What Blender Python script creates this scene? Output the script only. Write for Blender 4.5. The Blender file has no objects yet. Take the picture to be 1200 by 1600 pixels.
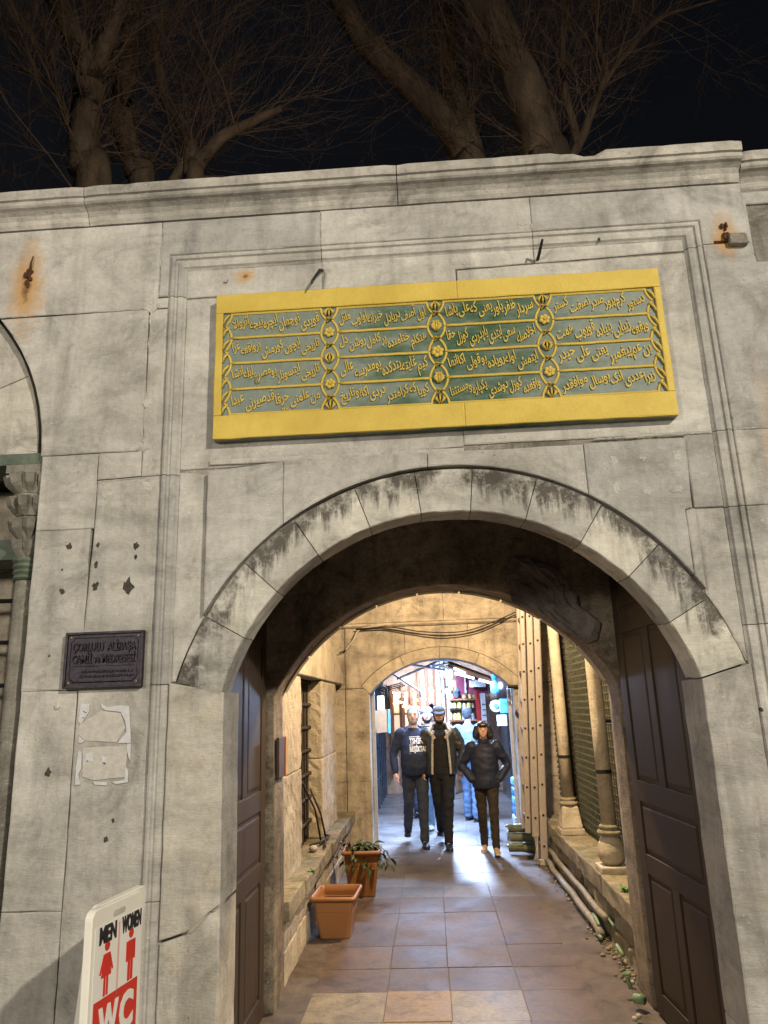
import bpy, bmesh, math, random
from math import radians, sin, cos, pi, sqrt, atan2
from mathutils import Vector, Matrix, noise
random.seed(11)
scn = bpy.context.scene
COL = scn.collection

# ------------------------------------------------------------------ camera
F = 1150.0
PIT, YAW, ROL = radians(14.82), radians(2.97), radians(-1.95)
CAM = Vector((0, -3.6, 1.8))
_f = Vector((-sin(YAW)*cos(PIT), cos(YAW)*cos(PIT), sin(PIT)))
_r = Vector((cos(YAW), sin(YAW), 0)); _u = _r.cross(_f)
AR = cos(ROL)*_r + sin(ROL)*_u; AU = -sin(ROL)*_r + cos(ROL)*_u
cd = bpy.data.cameras.new('camera'); co = bpy.data.objects.new('camera', cd); COL.objects.link(co)
co.matrix_world = Matrix((( AR.x, AU.x, -_f.x, CAM.x), (AR.y, AU.y, -_f.y, CAM.y), (AR.z, AU.z, -_f.z, CAM.z), (0, 0, 0, 1)))
cd.sensor_fit = 'VERTICAL'; cd.sensor_height = 36; cd.lens = 36*F/1600; cd.clip_end = 500
scn.camera = co

def ray(px, py): return AR*(px-600) - AU*(py-800) + _f*F
def PY(px, py, Y=0.0):
    d = ray(px, py); return CAM + d*((Y-CAM.y)/d.y)
def PZ(px, py, Z=0.0):
    d = ray(px, py); return CAM + d*((Z-CAM.z)/d.z)

# ------------------------------------------------------------------ world, lights, exposure
w = bpy.data.worlds.new('World'); scn.world = w; w.use_nodes = True
wn = w.node_tree; wn.nodes.clear()
sky = wn.nodes.new('ShaderNodeTexSky'); sky.sky_type = 'NISHITA'; sky.sun_disc = False
sky.sun_elevation = radians(-2.2); sky.sun_rotation = radians(140)
bg = wn.nodes.new('ShaderNodeBackground'); bg.inputs['Strength'].default_value = 0.05
wo = wn.nodes.new('ShaderNodeOutputWorld')
wn.links.new(sky.outputs[0], bg.inputs[0]); wn.links.new(bg.outputs[0], wo.inputs[0])
scn.view_settings.view_transform = 'Standard'; scn.view_settings.look = 'None'
scn.view_settings.exposure = 0.0; scn.view_settings.gamma = 1.0
scn.cycles.max_bounces = 6; scn.cycles.diffuse_bounces = 3; scn.cycles.glossy_bounces = 3
scn.cycles.use_denoising = True
scn.cycles.sample_clamp_indirect = 4.0

KEY_POS = Vector((7.4, -9.9, 8.1))      # sodium-white street lamp over the photographer's right shoulder
FILL_POS = Vector((-3.4, -6.4, 4.0))    # second street lamp, unseen, added as fill for the wall's shadows
YARD_POS = Vector((0.75, 3.0, 3.75))    # lamp hanging over the passage
KEY_W, FILL_W, YARD_W = 7700, 980, 860
LANE_W = 80

def lamp(name, kind, loc, watts, col, size=0.1, target=None, parent=None, shape=None, size_y=None, spot=None):
    ld = bpy.data.lights.new(name, kind); ld.energy = watts; ld.color = col
    if kind in ('POINT', 'SPOT'): ld.shadow_soft_size = size
    if kind == 'AREA':
        ld.size = size
        if shape: ld.shape = shape
        if size_y: ld.size_y = size_y
    if spot: ld.spot_size = spot; ld.spot_blend = 0.6
    o = bpy.data.objects.new(name, ld); COL.objects.link(o)
    o.location = loc
    if target is not None: o.rotation_euler = (Vector(target)-Vector(loc)).to_track_quat('-Z', 'Y').to_euler()
    if parent: o.parent = parent; o.location = Vector(loc)-parent.location
    return o

# ------------------------------------------------------------------ objects and tags
def setp(o, label=None, cat=None, group=None, kind=None):
    if label: o['label'] = label
    if cat: o['category'] = cat
    if group: o['group'] = group
    if kind: o['kind'] = kind
    return o
def empty(name, loc, label=None, cat=None, group=None, rz=0.0):
    o = bpy.data.objects.new(name, None); COL.objects.link(o); o.location = loc; o.rotation_euler = (0, 0, rz)
    o.empty_display_size = 0.1
    return setp(o, label, cat, group)
def wloc(o):
    # world offset of an empty chain (only translations and z rotations are used)
    m = Matrix.LocRotScale(o.location, o.rotation_euler, o.scale)
    return wloc(o.parent) @ o.matrix_parent_inverse @ m if o.parent else m
def mesh_obj(name, me, m, parent=None, world=True):
    o = bpy.data.objects.new(name, me); COL.objects.link(o)
    if m and not me.materials: me.materials.append(m)
    if parent:
        o.parent = parent
        if world: o.matrix_parent_inverse = wloc(parent).inverted()
    return o
def obj(name, bm, m, parent=None, world=True, smooth=False, normals=True):
    if normals: bmesh.ops.recalc_face_normals(bm, faces=bm.faces)
    if smooth:
        for f in bm.faces: f.smooth = True
    me = bpy.data.meshes.new(name); bm.to_mesh(me); bm.free()
    return mesh_obj(name, me, m, parent, world)
def share(name, me, loc, parent, rot=(0, 0, 0), scale=(1, 1, 1), world=True):
    o = bpy.data.objects.new(name, me); COL.objects.link(o)
    o.location = loc; o.rotation_euler = rot; o.scale = scale
    if parent:
        o.parent = parent
        if world: o.matrix_parent_inverse = wloc(parent).inverted()
    return o

TS = bpy.data.scenes.new('scratch')
def evaluated_mesh(o):
    TS.collection.objects.link(o); vl = TS.view_layers[0]; vl.update(); dg = vl.depsgraph; dg.update()
    me = bpy.data.meshes.new_from_object(o.evaluated_get(dg)); d = o.data
    bpy.data.objects.remove(o)
    return me

# ------------------------------------------------------------------ geometry helpers
def add_box(bm, c, s, rot=None, bev=0.0, jit=0.0):
    r = bmesh.ops.create_cube(bm, size=1.0)
    vs = r['verts']
    for v in vs:
        v.co = Vector((v.co.x*s[0], v.co.y*s[1], v.co.z*s[2]))
        if jit: v.co += Vector((random.uniform(-jit, jit), random.uniform(-jit, jit), random.uniform(-jit, jit)))
        if rot: v.co = rot @ v.co
        v.co += Vector(c)
    if bev:
        es = list({e for v in vs for e in v.link_edges})
        bmesh.ops.bevel(bm, geom=es, offset=bev, segments=2, affect='EDGES', profile=0.6)
    return vs
def box(c, s, **k):
    bm = bmesh.new(); add_box(bm, c, s, **k); return bm
def span(x0, x1, y0, y1, z0, z1, **k): return box(((x0+x1)/2, (y0+y1)/2, (z0+z1)/2), (abs(x1-x0), abs(y1-y0), abs(z1-z0)), **k)
def add_tube(bm, pts, r, n=8, cap=True, ref=Vector((0, 0, 1))):
    pts = [Vector(p) for p in pts]; rings = []
    N = len(pts)
    for i, p in enumerate(pts):
        t = (pts[min(i+1, N-1)]-pts[max(i-1, 0)])
        if t.length < 1e-9: t = Vector((0, 0, 1))
        t.normalize()
        a = t.cross(ref)
        if a.length < 1e-3: a = t.cross(Vector((1, 0, 0)))
        a.normalize(); b = t.cross(a)
        rr = r[i] if isinstance(r, (list, tuple)) else r
        ra, rb = rr if isinstance(rr, (list, tuple)) else (rr, rr)
        rings.append([bm.verts.new(p + a*ra*cos(2*pi*k/n) + b*rb*sin(2*pi*k/n)) for k in range(n)])
    for A, B in zip(rings, rings[1:]):
        for k in range(n): bm.faces.new((A[k], A[(k+1) % n], B[(k+1) % n], B[k]))
    if cap and n > 2:
        bm.faces.new(rings[0][::-1]); bm.faces.new(rings[-1])
    return rings
def tube(pts, r, **k):
    bm = bmesh.new(); add_tube(bm, pts, r, **k); return bm
def add_lathe(bm, prof, c=(0, 0, 0), n=16):
    c = Vector(c); rings = []
    for r, z in prof:
        rings.append([bm.verts.new(c+Vector((r*cos(2*pi*k/n), r*sin(2*pi*k/n), z))) for k in range(n)])
    for A, B in zip(rings, rings[1:]):
        for k in range(n): bm.faces.new((A[k], A[(k+1) % n], B[(k+1) % n], B[k]))
    bm.faces.new(rings[0][::-1]); bm.faces.new(rings[-1])
def lathe(prof, c=(0, 0, 0), n=16):
    bm = bmesh.new(); add_lathe(bm, prof, c, n); return bm
def add_ball(bm, c, r, rot=None, u=12, v=8):
    rs = bmesh.ops.create_uvsphere(bm, u_segments=u, v_segments=v, radius=1.0)
    rr = r if isinstance(r, (tuple, list)) else (r, r, r)
    for q in rs['verts']:
        q.co = Vector((q.co.x*rr[0], q.co.y*rr[1], q.co.z*rr[2]))
        if rot: q.co = rot @ q.co
        q.co += Vector(c)
    return rs['verts']
def ball(c, r, **k):
    bm = bmesh.new(); add_ball(bm, c, r, **k); return bm

def wobble(poly, step=0.09, amp=0.0022):
    out = []
    n = len(poly)
    for i in range(n):
        a = Vector(poly[i]); b = Vector(poly[(i+1) % n]); L = (b-a).length
        k = max(1, int(L/step)); d = (b-a)/max(L, 1e-9); nn = Vector((-d.y, d.x))
        for j in range(k):
            p = a+(b-a)*(j/k)
            if j: p = p + nn*random.uniform(-amp, amp)
            out.append(p)
    return out
def inset(poly, d):
    n = len(poly); out = []
    area = sum(poly[i].x*poly[(i+1) % n].y-poly[(i+1) % n].x*poly[i].y for i in range(n))
    sg = 1 if area > 0 else -1
    for i in range(n):
        p0, p1, p2 = poly[i-1], poly[i], poly[(i+1) % n]
        a = (p1-p0).normalized() if (p1-p0).length > 1e-9 else Vector((1, 0)); b = (p2-p1).normalized() if (p2-p1).length > 1e-9 else a
        na = Vector((-a.y, a.x)); nb = Vector((-b.y, b.x)); m = (na+nb)
        if m.length < 1e-6: m = na
        m.normalize(); c = max(0.45, m.dot(na))
        out.append(p1+m*(sg*d/c))
    return out
def prism(bm, poly, y0, y1, gap=0.0025, cham=0.004, wob=0.0022, chips=0.12, tilt=0.0):
    """stone block: polygon in the XZ plane, front face at y0, back at y1, worn chamfered edges"""
    p = [Vector(q) for q in poly]
    if wob: p = wobble(p, amp=wob)
    p = inset(p, gap*random.uniform(0.25, 1.1))
    q = inset(p, cham)
    if chips:
        q2 = []
        for a, b in zip(p, q):
            k = 1.0+(random.uniform(0.6, 2.0) if random.random() < chips else random.uniform(-0.3, 0.5))+max(0.0, noise.noise((a.x*7, a.y*7, 2.5))-0.28)*12
            q2.append(a+(b-a)*k)
        q = q2
    sg = 1 if y1 > y0 else -1
    tx, tz = random.uniform(-tilt, tilt), random.uniform(-tilt, tilt)
    cx = sum(v.x for v in p)/len(p); cz = sum(v.y for v in p)/len(p)
    def fy(v): return y0+tx*(v.x-cx)+tz*(v.y-cz)
    A = [bm.verts.new((v.x, fy(v), v.y)) for v in q]
    B = [bm.verts.new((v.x, fy(v)+sg*cham*0.8, v.y)) for v in p]
    C = [bm.verts.new((v.x, y1, v.y)) for v in p]
    n = len(p)
    bm.faces.new(A)
    for i in range(n):
        j = (i+1) % n
        bm.faces.new((A[i], A[j], B[j], B[i])); bm.faces.new((B[i], B[j], C[j], C[i]))
    bm.faces.new(C[::-1])
def block(name, poly, y0, y1, m, parent, **k):
    bm = bmesh.new(); prism(bm, poly, y0, y1, **k)
    return obj(name, bm, m, parent)
def rect(x0, x1, z0, z1): return [(x0, z0), (x1, z0), (x1, z1), (x0, z1)]
def arc(cx, cz, r, a0, a1, n): return [(cx+r*cos(radians(a0+(a1-a0)*i/n)), cz+r*sin(radians(a0+(a1-a0)*i/n))) for i in range(n+1)]

# ------------------------------------------------------------------ materials
class NT:
    def __init__(s, name):
        s.m = bpy.data.materials.new(name); s.m.use_nodes = True; s.t = s.m.node_tree; s.b = s.t.nodes['Principled BSDF']
        s.geo = None
    def n(s, t, **k):
        x = s.t.nodes.new(t)
        for a, v in k.items(): setattr(x, a, v)
        return x
    def l(s, a, b): s.t.links.new(a, b)
    def pos(s):
        if not s.geo: s.geo = s.n('ShaderNodeNewGeometry')
        return s.geo.outputs['Position']
    def map(s, scale, loc=(0, 0, 0), rot=(0, 0, 0)):
        mp = s.n('ShaderNodeMapping'); s.l(s.pos(), mp.inputs[0])
        mp.inputs['Scale'].default_value = scale if isinstance(scale, tuple) else (scale,)*3
        mp.inputs['Location'].default_value = loc; mp.inputs['Rotation'].default_value = rot
        return mp.outputs[0]
    def noise(s, scale, det=6, rough=0.6, vec=None, dist=0.0):
        x = s.n('ShaderNodeTexNoise'); x.inputs['Scale'].default_value = scale; x.inputs['Detail'].default_value = det
        x.inputs['Roughness'].default_value = rough; x.inputs['Distortion'].default_value = dist
        s.l(vec if vec else s.pos(), x.inputs['Vector']); return x.outputs['Fac']
    def ramp(s, fac, stops):
        r = s.n('ShaderNodeValToRGB'); s.l(fac, r.inputs[0]); e = r.color_ramp.elements
        while len(e) < len(stops): e.new(0.5)
        for i, (p, c) in enumerate(stops):
            e[i].position = p; e[i].color = (c, c, c, 1) if isinstance(c, (int, float)) else (*c, 1)
        return r.outputs[0]
    def mixc(s, f, a, b, mode='MIX'):
        x = s.n('ShaderNodeMix', data_type='RGBA', blend_type=mode)
        for v, i in ((f, 0), (a, 6), (b, 7)):
            if isinstance(v, (int, float)): x.inputs[i].default_value = v if i == 0 else (v, v, v, 1)
            elif isinstance(v, tuple): x.inputs[i].default_value = (*v, 1)
            else: s.l(v, x.inputs[i])
        return x.outputs[2]
    def math(s, op, a, b=0.0, c=0.0, clamp=False):
        x = s.n('ShaderNodeMath', operation=op, use_clamp=clamp)
        for v, i in ((a, 0), (b, 1), (c, 2)):
            if isinstance(v, (int, float)): x.inputs[i].default_value = v
            else: s.l(v, x.inputs[i])
        return x.outputs[0]
    def xyz(s, vec=None):
        x = s.n('ShaderNodeSeparateXYZ'); s.l(vec if vec else s.pos(), x.inputs[0]); return x.outputs
    def bump(s, h, strength=0.3, dist=0.01, prev=None):
        b = s.n('ShaderNodeBump'); b.inputs['Strength'].default_value = strength; b.inputs['Distance'].default_value = dist
        s.l(h, b.inputs['Height'])
        if prev: s.l(prev, b.inputs['Normal'])
        return b.outputs[0]
    def out(s, col, rough=0.8, nrm=None, spec=0.3, metal=0.0):
        for v, k in ((col, 'Base Color'), (rough, 'Roughness'), (metal, 'Metallic'), (spec, 'Specular IOR Level')):
            if isinstance(v, (int, float)): s.b.inputs[k].default_value = v
            elif isinstance(v, tuple): s.b.inputs[k].default_value = (*v, 1)
            else: s.l(v, s.b.inputs[k])
        if nrm: s.l(nrm, s.b.inputs['Normal'])
        return s.m
def plain(name, c, rough=0.6, var=0.15, scale=12, bump=0.15, metal=0.0, spec=0.4, bd=0.004):
    t = NT(name); f = t.noise(scale, 5)
    d = tuple(x*(1-var) for x in c); e = tuple(min(1, x*(1+var)) for x in c)
    col = t.mixc(t.ramp(f, [(0.3, 0), (0.7, 1)]), d, e)
    rr = t.math('MULTIPLY_ADD', f, 0.25, rough-0.12)
    return t.out(col, rr, t.bump(t.noise(scale*5, 4), bump, bd), spec, metal)
def glow(name, c, s):
    t = NT(name); t.out(tuple(min(1, x) for x in c), 0.5)
    t.m.cycles.emission_sampling = 'NONE'
    t.b.inputs['Emission Color'].default_value = (*c, 1); t.b.inputs['Emission Strength'].default_value = s
    return t.m

ACX, ACZ = 0.13, 1.563     # centre of the front arch
def stone(name, ca, cb, cc=None, sc=1.0, bump=0.35, dirt=0.5, rust=False, arch=False, moss=False, speck=0.2, obvar=0.16, pits=0.4):
    t = NT(name)
    big = t.noise(1.6*sc, 7, 0.65, dist=0.4)
    fine = t.noise(38*sc, 6, 0.7)
    mid = t.noise(8*sc, 7, 0.7)
    streak = t.noise(1.0, 6, 0.65, vec=t.map((7*sc, 7*sc, 0.9*sc)), dist=0.35)
    brush = t.noise(1.0, 4, 0.7, vec=t.map((22, 22, 130), rot=(0, radians(24), 0)))
    col = t.mixc(t.ramp(big, [(0.32, 0), (0.68, 1)]), ca, cb)
    if cc: col = t.mixc(t.ramp(mid, [(0.5, 0), (0.75, 0.7)]), col, cc)
    col = t.mixc(1.0, col, t.ramp(fine, [(0.25, 1-speck), (0.5, 1.0), (0.8, 1+speck)]), 'MULTIPLY')
    cloud = t.noise(2.6*sc, 8, 0.72, dist=1.0)
    col = t.mixc(1.0, col, t.ramp(cloud, [(0.30, 1-0.75*dirt), (0.47, 1-0.12*dirt), (0.58, 1.02), (0.72, 1+0.28*dirt)]), 'MULTIPLY')
    col = t.mixc(1.0, col, t.ramp(streak, [(0.30, 1-dirt*0.45), (0.50, 1.0), (0.75, 1.07)]), 'MULTIPLY')
    strata = t.noise(1.0, 6, 0.7, vec=t.map((1.4*sc, 1.4*sc, 5.0*sc)), dist=0.5)
    col = t.mixc(1.0, col, t.ramp(strata, [(0.33, 1-dirt*0.40), (0.5, 1.0), (0.70, 1+dirt*0.22)]), 'MULTIPLY')
    # per block tone
    oi = t.n('ShaderNodeObjectInfo')
    col = t.mixc(1.0, col, t.ramp(oi.outputs['Random'], [(0, (1-obvar, 1-obvar, 1-obvar*0.9)), (0.5, (1, 0.99, 0.97)), (1, (1+obvar*0.6, 1+obvar*0.55, 1+obvar*0.4))]), 'MULTIPLY')
    # pale lime specks
    v = t.noise(70*sc, 3, 0.5); v2 = t.noise(3.1*sc, 3)
    sp = t.math('MULTIPLY', t.ramp(v, [(0.64, 0), (0.72, 1)]), t.ramp(v2, [(0.45, 0), (0.6, 1)]))
    col = t.mixc(t.math('MULTIPLY', sp, 0.55), col, (0.72, 0.69, 0.60))
    h = t.math('ADD', t.math('MULTIPLY', mid, 0.8), t.math('MULTIPLY', fine, 0.45))
    h = t.math('ADD', h, t.math('MULTIPLY', brush, 0.5))
    # pits
    vo = t.n('ShaderNodeTexVoronoi'); vo.inputs['Scale'].default_value = 26*sc; t.l(t.pos(), vo.inputs['Vector'])
    vm = t.n('ShaderNodeTexNoise'); vm.inputs['Scale'].default_value = 4.7*sc; t.l(t.pos(), vm.inputs['Vector'])
    pit = t.math('MULTIPLY', t.ramp(vo.outputs['Distance'], [(0.0, 1), (0.16, 0)]), t.ramp(vm.outputs['Fac'], [(0.56, 0), (0.68, 1)]))
    col = t.mixc(t.math('MULTIPLY', pit, pits), col, (0.07, 0.06, 0.05))
    h = t.math('SUBTRACT', h, t.math('MULTIPLY', pit, 0.8))
    X, Y, Z = t.xyz()
    if rust:
        dm = t.noise(9, 6, 0.7)
        for (rx, rz, wx, wz, up) in ((-2.18, 4.17, 0.11, 0.30, 0.0), (1.725, 4.22, 0.075, 0.14, 0.0), (1.78, 2.9, 0.06, 0.6, 0), (-0.93, 4.17, 0.06, 0.05, 0)):
            dx = t.math('DIVIDE', t.math('SUBTRACT', X, rx), wx); dz = t.math('DIVIDE', t.math('SUBTRACT', Z, rz), wz)
            d = t.math('SQRT', t.math('ADD', t.math('MULTIPLY', dx, dx), t.math('MULTIPLY', dz, dz)))
            d = t.math('ADD', d, t.math('MULTIPLY', t.math('SUBTRACT', dm, 0.5), 1.6))
            d = t.math('MULTIPLY', d, 0.5); s = t.ramp(d, [(0.15, 1), (0.58, 0)])
            k = 0.8 if wz < 0.5 else 0.25
            col = t.mixc(t.math('MULTIPLY', s, k), col, (0.50, 0.27, 0.075))
            s2 = t.ramp(d, [(0.0, 1), (0.14, 0)])
            if wz < 0.5: col = t.mixc(t.math('MULTIPLY', s2, 0.8), col, (0.09, 0.035, 0.015))
    if arch:
        dx = t.math('SUBTRACT', X, ACX); dz = t.math('SUBTRACT', Z, ACZ)
        rad = t.math('SQRT', t.math('ADD', t.math('MULTIPLY', dx, dx), t.math('MULTIPLY', dz, dz)))
        dn = t.noise(1.0, 7, 0.75, vec=t.map((11, 11, 1.3)))
        dl = t.noise(2.3, 5, 0.7)
        a = t.math('ADD', rad, t.math('MULTIPLY', t.math('SUBTRACT', dn, 0.5), 0.55))
        s = t.ramp(t.math('SUBTRACT', a, 0.9), [(0.375, 0), (0.45, 1)])
        up = t.ramp(Z, [(0.0, 0), (1.0, 1)])
        s = t.math('MULTIPLY', s, t.ramp(dl, [(0.40, 0.0), (0.50, 1.0)]))
        col = t.mixc(t.math('MULTIPLY', s, 0.88), col, (0.055, 0.045, 0.035))
        # lime bloom near the outer edge
        lb = t.noise(14, 6, 0.8); s = t.math('MULTIPLY', t.ramp(lb, [(0.5, 0), (0.62, 1)]), t.ramp(t.math('SUBTRACT', rad, 0.9), [(0.3, 0), (0.42, 1)]))
        col = t.mixc(t.math('MULTIPLY', s, 0.35), col, (0.75, 0.72, 0.64))
    if moss:
        mn = t.noise(5, 6, 0.7); g = t.n('ShaderNodeNewGeometry'); nz = t.xyz(g.outputs['Normal'])[2]
        s = t.math('MULTIPLY', t.ramp(mn, [(0.45, 0), (0.62, 1)]), t.ramp(nz, [(0.0, 0.15), (0.7, 1)]))
        col = t.mixc(t.math('MULTIPLY', s, 0.7), col, (0.10, 0.115, 0.03))
    return t.out(col, t.math('MULTIPLY_ADD', mid, 0.2, 0.68), t.bump(h, min(1.0, bump*1.5), 0.014), 0.25)

M = {}
M['wall'] = stone('grey_marble', (0.35, 0.332, 0.298), (0.55, 0.532, 0.492), (0.41, 0.385, 0.34), rust=True, dirt=0.58, pits=0.45, bump=0.36, speck=0.15, obvar=0.19)
M['voussoir'] = stone('arch_marble', (0.42, 0.40, 0.35), (0.60, 0.58, 0.52), (0.52, 0.47, 0.37), arch=True, dirt=0.7, pits=0.4, bump=0.36, speck=0.14, obvar=0.24)
M['cornice'] = stone('cornice_marble', (0.33, 0.31, 0.275), (0.50, 0.475, 0.43), (0.28, 0.26, 0.22), dirt=0.75, pits=0.4, bump=0.35, speck=0.12)
M['dirty'] = stone('sooty_marble', (0.13, 0.12, 0.10), (0.30, 0.28, 0.24), (0.10, 0.09, 0.075), dirt=0.9, pits=0.4, bump=0.4, speck=0.12)
M['jamb'] = stone('jamb_marble', (0.40, 0.375, 0.325), (0.56, 0.53, 0.47), (0.46, 0.39, 0.275), dirt=0.65, pits=0.5, bump=0.36, speck=0.15)
M['mortar'] = stone('old_mortar', (0.16, 0.145, 0.12), (0.40, 0.37, 0.32), dirt=0.7, bump=0.7, sc=1.5)
M['rough'] = stone('bare_plaster', (0.16, 0.13, 0.095), (0.34, 0.28, 0.21), (0.05, 0.04, 0.03), sc=1.3, dirt=0.9, bump=1.0, pits=0.8, speck=0.4)
M['yard'] = stone('yard_limestone', (0.40, 0.35, 0.27), (0.56, 0.49, 0.385), (0.28, 0.23, 0.155), sc=1.2, dirt=0.75, bump=0.4, pits=0.6)
M['pillar'] = stone('pillar_limestone', (0.44, 0.385, 0.29), (0.56, 0.50, 0.39), (0.38, 0.32, 0.22), sc=1.6, dirt=0.5, bump=0.9, pits=0.9)
M['sill'] = stone('mossy_sill', (0.26, 0.22, 0.16), (0.38, 0.33, 0.24), (0.16, 0.14, 0.085), sc=1.8, dirt=0.6, bump=1.0, pits=0.6, moss=True)
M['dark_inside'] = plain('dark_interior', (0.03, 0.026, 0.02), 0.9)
# ================================================================== SETTING: ground
M['street'] = plain('street_stone', (0.16, 0.15, 0.14), 0.75, 0.25, 3, 0.4, bd=0.01)
bm = bmesh.new()
add_box(bm, (0, 0, -0.30), (400, 400, 0.4)); obj('ground', bm, M['street'])['kind'] = 'structure'

def paving(name, c1, c2, rl, rh, sc=1.0):
    t = NT(name); a = t.noise(2.2*sc, 7, 0.65); b = t.noise(30*sc, 6, 0.7)
    oi = t.n('ShaderNodeObjectInfo')
    col = t.mixc(t.ramp(a, [(0.3, 0), (0.7, 1)]), c1, c2)
    col = t.mixc(1.0, col, t.ramp(b, [(0.25, 0.68), (0.55, 1.0), (0.8, 1.3)]), 'MULTIPLY')
    gr = t.noise(4.5*sc, 8, 0.75, dist=0.8); col = t.mixc(1.0, col, t.ramp(gr, [(0.34, 0.55), (0.5, 1.0), (0.7, 1.18)]), 'MULTIPLY')
    col = t.mixc(1.0, col, t.ramp(oi.outputs['Random'], [(0, (0.84, 0.84, 0.85)), (0.5, (1, 0.99, 0.98)), (1, (1.12, 1.08, 1.03))]), 'MULTIPLY')
    h = t.math('ADD', t.math('MULTIPLY', a, 0.7), t.math('MULTIPLY', b, 0.35))
    return t.out(col, t.ramp(a, [(0.35, rl), (0.7, rh)]), t.bump(h, 0.5, 0.012), 0.5)
M['flag'] = paving('red_brown_flagstone', (0.088, 0.062, 0.051), (0.135, 0.099, 0.081), 0.42, 0.62)
M['flag_tan'] = paving('tan_flagstone', (0.24, 0.165, 0.09), (0.31, 0.22, 0.125), 0.45, 0.6)
M['flag_speck'] = paving('speckled_flagstone', (0.17, 0.14, 0.095), (0.30, 0.26, 0.18), 0.45, 0.6, 1.7)
M['flag_wet'] = paving('worn_grey_slab', (0.10, 0.086, 0.078), (0.16, 0.14, 0.128), 0.42, 0.62, 0.8)
M['lane'] = paving('wet_lane_slab', (0.12, 0.12, 0.125), (0.19, 0.19, 0.20), 0.30, 0.55, 0.8)
M['strip'] = paving('patched_concrete', (0.10, 0.085, 0.06), (0.21, 0.175, 0.125), 0.35, 0.65, 1.2)

M['grout'] = paving('sandy_joint_fill', (0.085, 0.062, 0.048), (0.17, 0.135, 0.105), 0.5, 0.7, 2.0)
floor = empty('passage_floor', (0, 0, -0.05)); floor['kind'] = 'structure'
bed = obj('bedding', span(-2.4, 2.4, -0.55, 6.9, -0.09, -0.0035), M['grout'], floor)
def slab(name, x0, x1, y0, y1, z, m, par, g=0.0035, th=0.05, tilt=0.0012, bev=0.0022, jit=0.0015):
    bm = bmesh.new()
    vs = add_box(bm, (0, 0, -th/2), (x1-x0-g, y1-y0-g, th))
    tx, ty = random.uniform(-tilt, tilt), random.uniform(-tilt, tilt)
    for v in vs:
        v.co.x += random.uniform(-jit, jit); v.co.y += random.uniform(-jit, jit)
        if v.co.z > -th*0.6: v.co.z += tx*v.co.x+ty*v.co.y
    bmesh.ops.bevel(bm, geom=bm.edges[:], offset=bev, segments=1, affect='EDGES')
    bmesh.ops.translate(bm, verts=bm.verts, vec=((x0+x1)/2, (y0+y1)/2, z))
    return obj(name, bm, m, par)
ys = [-0.5, 0.0, 0.5, 0.95, 1.36, 1.84, 2.28, 2.78, 3.18, 3.72, 4.25, 4.7, 5.3, 5.85, 6.4, 6.9]
xs = [-0.86, -0.37, 0.04, 0.5, 0.93]
for j in range(len(ys)-1):
    off = random.uniform(-0.006, 0.006)
    for i in range(4):
        m = M['flag'] if ys[j] < 4.2 else M['flag_wet']
        if 0.94 < ys[j] < 1.4: m = [M['flag_speck'], M['flag_tan'], M['flag_speck'], M['flag']][i]
        if j < 3: m = M['flag_speck'] if (i+j) % 2 else M['flag']
        a = xs[i]+(off if i else 0); b = xs[i+1]+(off if i < 3 else 0)
        slab('flagstone', a, b, ys[j], ys[j+1], random.uniform(-0.003, 0.003), m, floor)
for a, b in ((-0.5, 0.9), (0.9, 1.84), (1.84, 2.9), (2.9, 3.6), (3.6, 4.6), (4.6, 5.6), (5.6, 6.9)):
    slab('flagstone', -1.35, -0.868, a, b, -0.006, M['flag_speck'] if a < 2.5 else M['flag_wet'], floor, tilt=0.003, jit=0.004)
for a, b in ((-0.5, 1.1), (1.1, 2.4), (2.4, 3.9), (3.9, 4.75), (4.75, 5.4), (5.4, 6.9)):
    slab('flagstone', 0.945, 1.30, a, b, -0.010, M['strip'], floor, tilt=0.004, jit=0.006)
# the lane beyond
lane = empty('lane', (0, 10, -0.05)); lane['kind'] = 'structure'
obj('bedding', span(-4, 5, 6.95, 22, -0.09, -0.006), M['grout'], lane)
y = 6.92
while y < 13.2:
    dy = random.uniform(0.5, 0.7); x = -1.3+random.uniform(-0.2, 0)
    while x < 1.7:
        dx = random.uniform(0.55, 0.8); slab('flagstone', x, x+dx, y, y+dy, 0.002+random.uniform(-0.003, 0.003), M['lane'], lane); x += dx
    y += dy

# ================================================================== FRONT WALL
wall = empty('gateway_wall', (0.13, 0.9, 0), 'pale grey marble block wall pierced by the big arched gateway, moulded frame and cornice on top', 'wall')
def core(name, xl, xr, zt, y0, y1, cx, cz, r, xo, m, z_spring, n=28):
    """slab of masonry with an arched opening down to the ground; xo = half width of opening"""
    a0 = math.degrees(math.asin(min(1, max(-1, (z_spring-cz)/r))))
    pts = [(xl, 0), (cx-xo, 0)] + [(x, z) for x, z in arc(cx, cz, r, 180-a0, a0, n)] + [(cx+xo, 0), (xr, 0), (xr, zt), (xl, zt)]
    bm = bmesh.new()
    A = [bm.verts.new((x, y0, z)) for x, z in pts]; B = [bm.verts.new((x, y1, z)) for x, z in pts]
    bm.faces.new(A); bm.faces.new(B[::-1]); N = len(pts)
    for i in range(N): bm.faces.new((A[i], A[(i+1) % N], B[(i+1) % N], B[i]))
    return obj(name, bm, m, wall)
# hearting: front, pocket for the doors, rear
core('wall_core', -1.95, 6, 4.60, 0.034, 0.29, ACX, ACZ, 1.30, 1.26, M['mortar'], 1.90)
bm = bmesh.new(); add_box(bm, (-4.27, 0.75, 2.3), (4.46, 0.29, 4.6)); obj('wall_core', bm, M['mortar'], wall)
core('pocket_wall', -2.035, 6, 4.60, 0.32, 1.49, ACX, 1.60, 1.52, 1.41, M['rough'], 1.9)
RCX, RCZ, RR = 0.10, 1.315, 1.30
bm = bmesh.new()
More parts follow.
